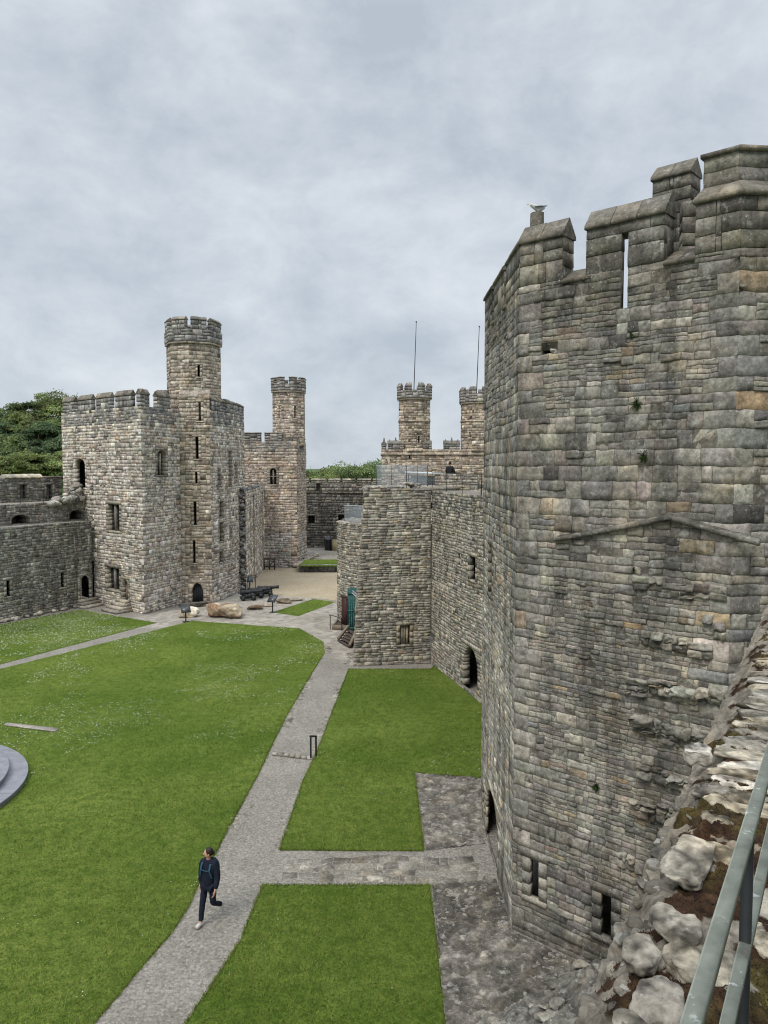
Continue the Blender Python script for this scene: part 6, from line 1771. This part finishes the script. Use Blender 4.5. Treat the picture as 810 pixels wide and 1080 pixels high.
def person(loc, heading, pose, label, coat, legs, straps=True, scale=1.0, head_turn=0.0):
    """local frame: +x is the figure's left, -y is forward"""
    root = empty('person', loc, label, 'person'); root.rotation_euler = (0, 0, heading); root.scale = (scale,) * 3
    J = dict(pelvis=(0, 0, .93), waist=(0, 0, 1.06), chest=(0, -.01, 1.28), neck0=(0, .01, 1.45), neck=(0, -.005, 1.53), head=(0, -.03, 1.62), crown=(0, -.02, 1.70))
    for s_, k in ((1, 'l'), (-1, 'r')):
        J['sh' + k] = (.17 * s_, .01, 1.40)
    if pose == 'walk':
        J.update(hipl=(.095, .01, .88), hipr=(-.095, -.01, .88), kneer=(-.10, -.13, .50), ankr=(-.10, -.20, .09), toer=(-.115, -.36, .035),
                 kneel=(.10, -.02, .49), ankl=(.10, .34, .27), toel=(.10, .31, .09),
                 ell=(.245, -.02, 1.12), wrl=(.25, -.13, .88), elr=(-.245, .06, 1.12), wrr=(-.25, .02, .87))
    else:
        J.update(hipl=(.095, 0, .88), hipr=(-.095, 0, .88), kneer=(-.10, -.02, .49), ankr=(-.10, .02, .09), toer=(-.11, -.15, .035), kneel=(.10, -.02, .49), ankl=(.10, .02, .09), toel=(.11, -.15, .035),
                 ell=(.26, -.05, 1.13), wrl=(.15, -.28, 1.10), elr=(-.26, -.05, 1.13), wrr=(-.15, -.28, 1.10))
    names = ['pelvis', 'waist', 'chest', 'neck0', 'neck', 'head', 'crown', 'shl', 'ell', 'wrl', 'shr', 'elr', 'wrr', 'hipl', 'kneel', 'ankl', 'toel', 'hipr', 'kneer', 'ankr', 'toer']
    P = [np.array(J[n]) for n in names]; ix = {n: i for i, n in enumerate(names)}
    E = [('pelvis', 'waist'), ('waist', 'chest'), ('chest', 'neck0'), ('neck0', 'neck'), ('neck', 'head'), ('head', 'crown'), ('chest', 'shl'), ('shl', 'ell'), ('ell', 'wrl'), ('chest', 'shr'), ('shr', 'elr'), ('elr', 'wrr'),
         ('pelvis', 'hipl'), ('hipl', 'kneel'), ('kneel', 'ankl'), ('ankl', 'toel'), ('pelvis', 'hipr'), ('hipr', 'kneer'), ('kneer', 'ankr'), ('ankr', 'toer')]
    E = [(ix[a_], ix[b_]) for a_, b_ in E]
    rd = dict(pelvis=.11, waist=.10, chest=.115, neck0=.06, neck=.05, head=(.072, .085), crown=(.055, .065), sh=.06, el=.04, wr=.026, hip=.08, knee=.052, ank=.035, toe=.028)
    rad = [rd.get(n, rd.get(n[:-1])) for n in names]
    # hands: palm, four unequal curled fingers, a thumb from the side of the palm
    for k, s_ in (('l', 1), ('r', -1)):
        w = P[ix['wr' + k]]; d = w - P[ix['el' + k]]; d /= np.linalg.norm(d); fw = np.array([0, -1.0, 0]); fw -= d * (fw @ d); fw /= np.linalg.norm(fw); inn_ = np.cross(d, fw) * 1.0
        if inn_[0] * s_ > 0: inn_ = -inn_
        pi_ = len(P); P.append(w + d * .055); rad.append((.024, .014)); E.append((ix['wr' + k], pi_))
        for j, (o_, ln) in enumerate(((.026, .075), (.009, .085), (-.008, .08), (-.025, .062))):
            b0 = len(P); q = w + d * .09 + fw * o_; P += [q, q + d * ln * .5 + inn_ * .012, q + d * ln * .85 + inn_ * .04]; rad += [.009, .008, .0065]; E += [(pi_, b0), (b0, b0 + 1), (b0 + 1, b0 + 2)]
        b0 = len(P); q = w + d * .045 + fw * .032; P += [q, q + d * .035 + fw * .016 + inn_ * .01]; rad += [.0095, .008]; E += [(pi_, b0), (b0, b0 + 1)]
    skin_mesh('body', P, E, rad, M['skin'], root, (0, 0, 0), 2)
    # jacket
    jn = ['pelvis', 'waist', 'chest', 'neck0', 'shl', 'ell', 'wrl', 'shr', 'elr', 'wrr']; jp = [np.array(J[n]) for n in jn]; jp[0] = jp[0] + np.array([0, 0, -.10]); jp[3] = jp[3] + np.array([0, .01, .045])
    for q in (6, 9): jp[q] = jp[q - 1] + (jp[q] - jp[q - 1]) * .96
    je = [(0, 1), (1, 2), (2, 3), (2, 4), (4, 5), (5, 6), (2, 7), (7, 8), (8, 9)]
    skin_mesh('jacket', jp, je, [(.195, .155), (.185, .15), (.19, .155), (.095, .095), .10, .078, .056, .10, .078, .056], coat, root, (0, 0, 0), 2)
    tn = ['pelvis', 'hipl', 'kneel', 'ankl', 'hipr', 'kneer', 'ankr']; tp_ = [np.array(J[n]) for n in tn]
    for q in (3, 6): tp_[q] = tp_[q - 1] + (tp_[q] - tp_[q - 1]) * .97
    skin_mesh('trousers', tp_, [(0, 1), (1, 2), (2, 3), (0, 4), (4, 5), (5, 6)], [.135, .098, .072, .058, .098, .072, .058], legs, root, (0, 0, 0), 2)
    for k in 'lr':
        an, to = np.array(J['ank' + k]), np.array(J['toe' + k]); hl = an + (an - to) * np.array([.35, .35, 0]) + np.array([0, 0, -.045]) if pose != 'walk' or k == 'r' else an + np.array([0, .05, .02])
        skin_mesh('shoe', [an + (to - an) * .05 + np.array([0, 0, -.02]), hl, an + (to - an) * .55 + np.array([0, 0, -.015]), to], [(0, 1), (0, 2), (2, 3)], [.054, .05, .056, .048], M['shoe'], root, (0, 0, 0), 2)
    # head turned on the neck: hair shell, ears, nose, eyes, mouth
    Rm = Matrix.Rotation(head_turn, 3, 'Z'); hc = Vector((0, -.02, 1.645))
    loc_ = lambda x, y, z: tuple(hc + Rm @ Vector((x, y, z)))
    ellipsoid('face', hc, (.075, .095, .112), M['skin'], root, Rm)
    ellipsoid('hair', loc_(0, .022, .028), (.087, .096, .106), M['hair'], root, Rm)
    ellipsoid('hair_bun', loc_(0, .105, -.005), (.045, .045, .055), M['hair'], root, Rm, sub=2)
    ellipsoid('nose', loc_(0, -.098, -.012), (.013, .02, .022), M['skin'], root, Rm, sub=2)
    for s_ in (-1, 1):
        ellipsoid('ear', loc_(.076 * s_, .005, -.01), (.012, .02, .03), M['skin'], root, Rm, sub=2)
        ellipsoid('eye', loc_(.03 * s_, -.084, .012), (.012, .008, .007), M['black'], root, Rm, sub=2)
    ellipsoid('mouth', loc_(0, -.088, -.055), (.022, .008, .006), plain('lips', (.35, .13, .11), .5), root, Rm, sub=2)
    if straps:
        for s_ in (-1, 1):
            skin_mesh('backpack_strap', [(.12 * s_, .14, 1.36), (.115 * s_, .03, 1.475), (.11 * s_, -.11, 1.42), (.115 * s_, -.158, 1.30), (.15 * s_, -.12, 1.14), (.18 * s_, -.02, 1.08)], [(i, i + 1) for i in range(5)], [(.026, .012)] * 6, M['strap'], root, (0, 0, 0), 1)
        skin_mesh('chest_strap', [(-.115, -.165, 1.31), (0, -.175, 1.30), (.115, -.165, 1.31)], [(0, 1), (1, 2)], [(.012, .008)] * 3, M['strap'], root, (0, 0, 0), 1)
        ellipsoid('backpack', (0, .20, 1.22), (.15, .09, .22), M['strap'], root)
    return root
pl = G(219, 976.5)
vdir = math.atan2(-pl[0], pl[1])
person((pl[0] + .02, pl[1] + .12, .014), R(-22), 'walk', 'walker in navy jacket and trousers with teal backpack straps on the path', M['navy'], M['navy'], True, 1.0, R(-52))
pv = D(474.5, 505, 43.8)
person((pv[0], 43.8, D(474, 487.5, 43.8)[2] - 1.72), R(150), 'stand', 'distant visitor in black standing at the railing on top of the gate block', M['black'], M['black'], False, 1.0, 0)

# ------------------------------------------------------------------ gull on the stub
gb = STUB_TOP + np.array([0, 0, .0])
gull = empty('gull', gb, 'white and grey gull perched on the round stub above the corner merlon', 'bird')
def gp_(x, z, y=0): return np.array([gb[0] + x, gb[1] + y, gb[2] + z])
gbody = skin_mesh('body', [(-.16, 0, .235), (-.12, 0, .20), (-.03, 0, .13), (.08, 0, .13), (.17, 0, .155), (.02, -.03, .07), (.02, -.03, .005), (.02, .03, .07), (.02, .03, .005)], [(0, 1), (1, 2), (2, 3), (3, 4), (2, 5), (5, 6), (2, 7), (7, 8)],
                  [.042, .04, .078, .06, .02, .014, .01, .014, .01], M['gull_white'], gull, (0, 0, 0), 2, root=2)
for s_ in (-1, 1):
    skin_mesh('wing', [(-.08, .062 * s_, .16), (.03, .072 * s_, .165), (.15, .04 * s_, .18), (.22, .012 * s_, .20)], [(0, 1), (1, 2), (2, 3)], [(.03, .016), (.04, .016), (.026, .01), (.008, .005)], M['gull_grey'], gull, (0, 0, 0), 1)
skin_mesh('beak', [(-.19, 0, .235), (-.235, 0, .222)], [(0, 1)], [.012, .006], M['beak'], gull, (0, 0, 0), 1)

# ------------------------------------------------------------------ sky, sun, camera
w = bpy.data.worlds.new('World'); SC.world = w; w.use_nodes = True; nt = w.node_tree
bg = nt.nodes['Background']; bg.inputs['Strength'].default_value = .1
SUN_EL, SUN_ROT = R(52), R(215)
sky = N(nt, 'ShaderNodeTexSky', sky_type='NISHITA'); sky.sun_disc = False; sky.sun_elevation = SUN_EL; sky.sun_rotation = SUN_ROT
tc = N(nt, 'ShaderNodeTexCoord'); sep = N(nt, 'ShaderNodeSeparateXYZ'); L(nt, tc.outputs['Generated'], sep.inputs[0])
zc = math_node(nt, 'MAXIMUM', sep.outputs[2], 0.0)
den = math_node(nt, 'ADD', zc, .30)
cmb = N(nt, 'ShaderNodeCombineXYZ'); L(nt, math_node(nt, 'DIVIDE', sep.outputs[0], den), cmb.inputs[0]); L(nt, math_node(nt, 'DIVIDE', sep.outputs[1], den), cmb.inputs[1])
n1 = noise_node(nt, tc.outputs['Generated'], 3.0, 10.0, .6, (1, 1, 1.75), .3)
n2 = noise_node(nt, tc.outputs['Generated'], 8.5, 9.0, .62, (1, 1, 1.5), .25)
nn = math_node(nt, 'ADD', math_node(nt, 'MULTIPLY', n1, .58), math_node(nt, 'MULTIPLY', n2, .42))
cl = mixc(nt, maprange(nt, nn, .39, .63, 0, 1), (3.35, 3.78, 4.3), (5.1, 5.42, 5.8))
cl = mixc(nt, .05, cl, sky.outputs[0])
lift = maprange(nt, zc, .5, .95, 1.0, 3.4)
cl = mixc(nt, 1.0, cl, lift, 'MULTIPLY')
L(nt, cl, bg.inputs['Color'])
sl = bpy.data.lights.new('sun', 'SUN'); sl.energy = 1.5; sl.angle = R(24); sl.color = (1, .955, .89)
so = bpy.data.objects.new('sun', sl); COL.objects.link(so); so.location = (0, 0, 60)
# towards the sun: azimuth measured clockwise from +Y like the sky node
sd = Vector((math.sin(SUN_ROT) * math.cos(SUN_EL), math.cos(SUN_ROT) * math.cos(SUN_EL), math.sin(SUN_EL)))
so.rotation_euler = sd.to_track_quat('Z', 'Y').to_euler()

cam = bpy.data.cameras.new('camera'); co = bpy.data.objects.new('camera', cam); COL.objects.link(co)
co.location = (0, 0, CAM_H); co.rotation_euler = (R(90) - PITCH, 0, 0)
cam.sensor_fit = 'VERTICAL'; cam.sensor_height = 36; cam.lens = 36 * FPX / 1080; cam.clip_start = .05; cam.clip_end = 5000
SC.camera = co
SC.view_settings.view_transform = 'Standard'; SC.view_settings.look = 'None'; SC.view_settings.exposure = .55; SC.view_settings.gamma = 1; SC.view_settings.use_curve_mapping = False
SC.cycles.use_denoising = True; SC.cycles.denoising_prefilter = 'ACCURATE'; SC.cycles.pixel_filter_type = 'BLACKMAN_HARRIS'; SC.cycles.filter_width = 1.1; SC.cycles.max_bounces = 6; SC.cycles.diffuse_bounces = 3; SC.cycles.transparent_max_bounces = 12
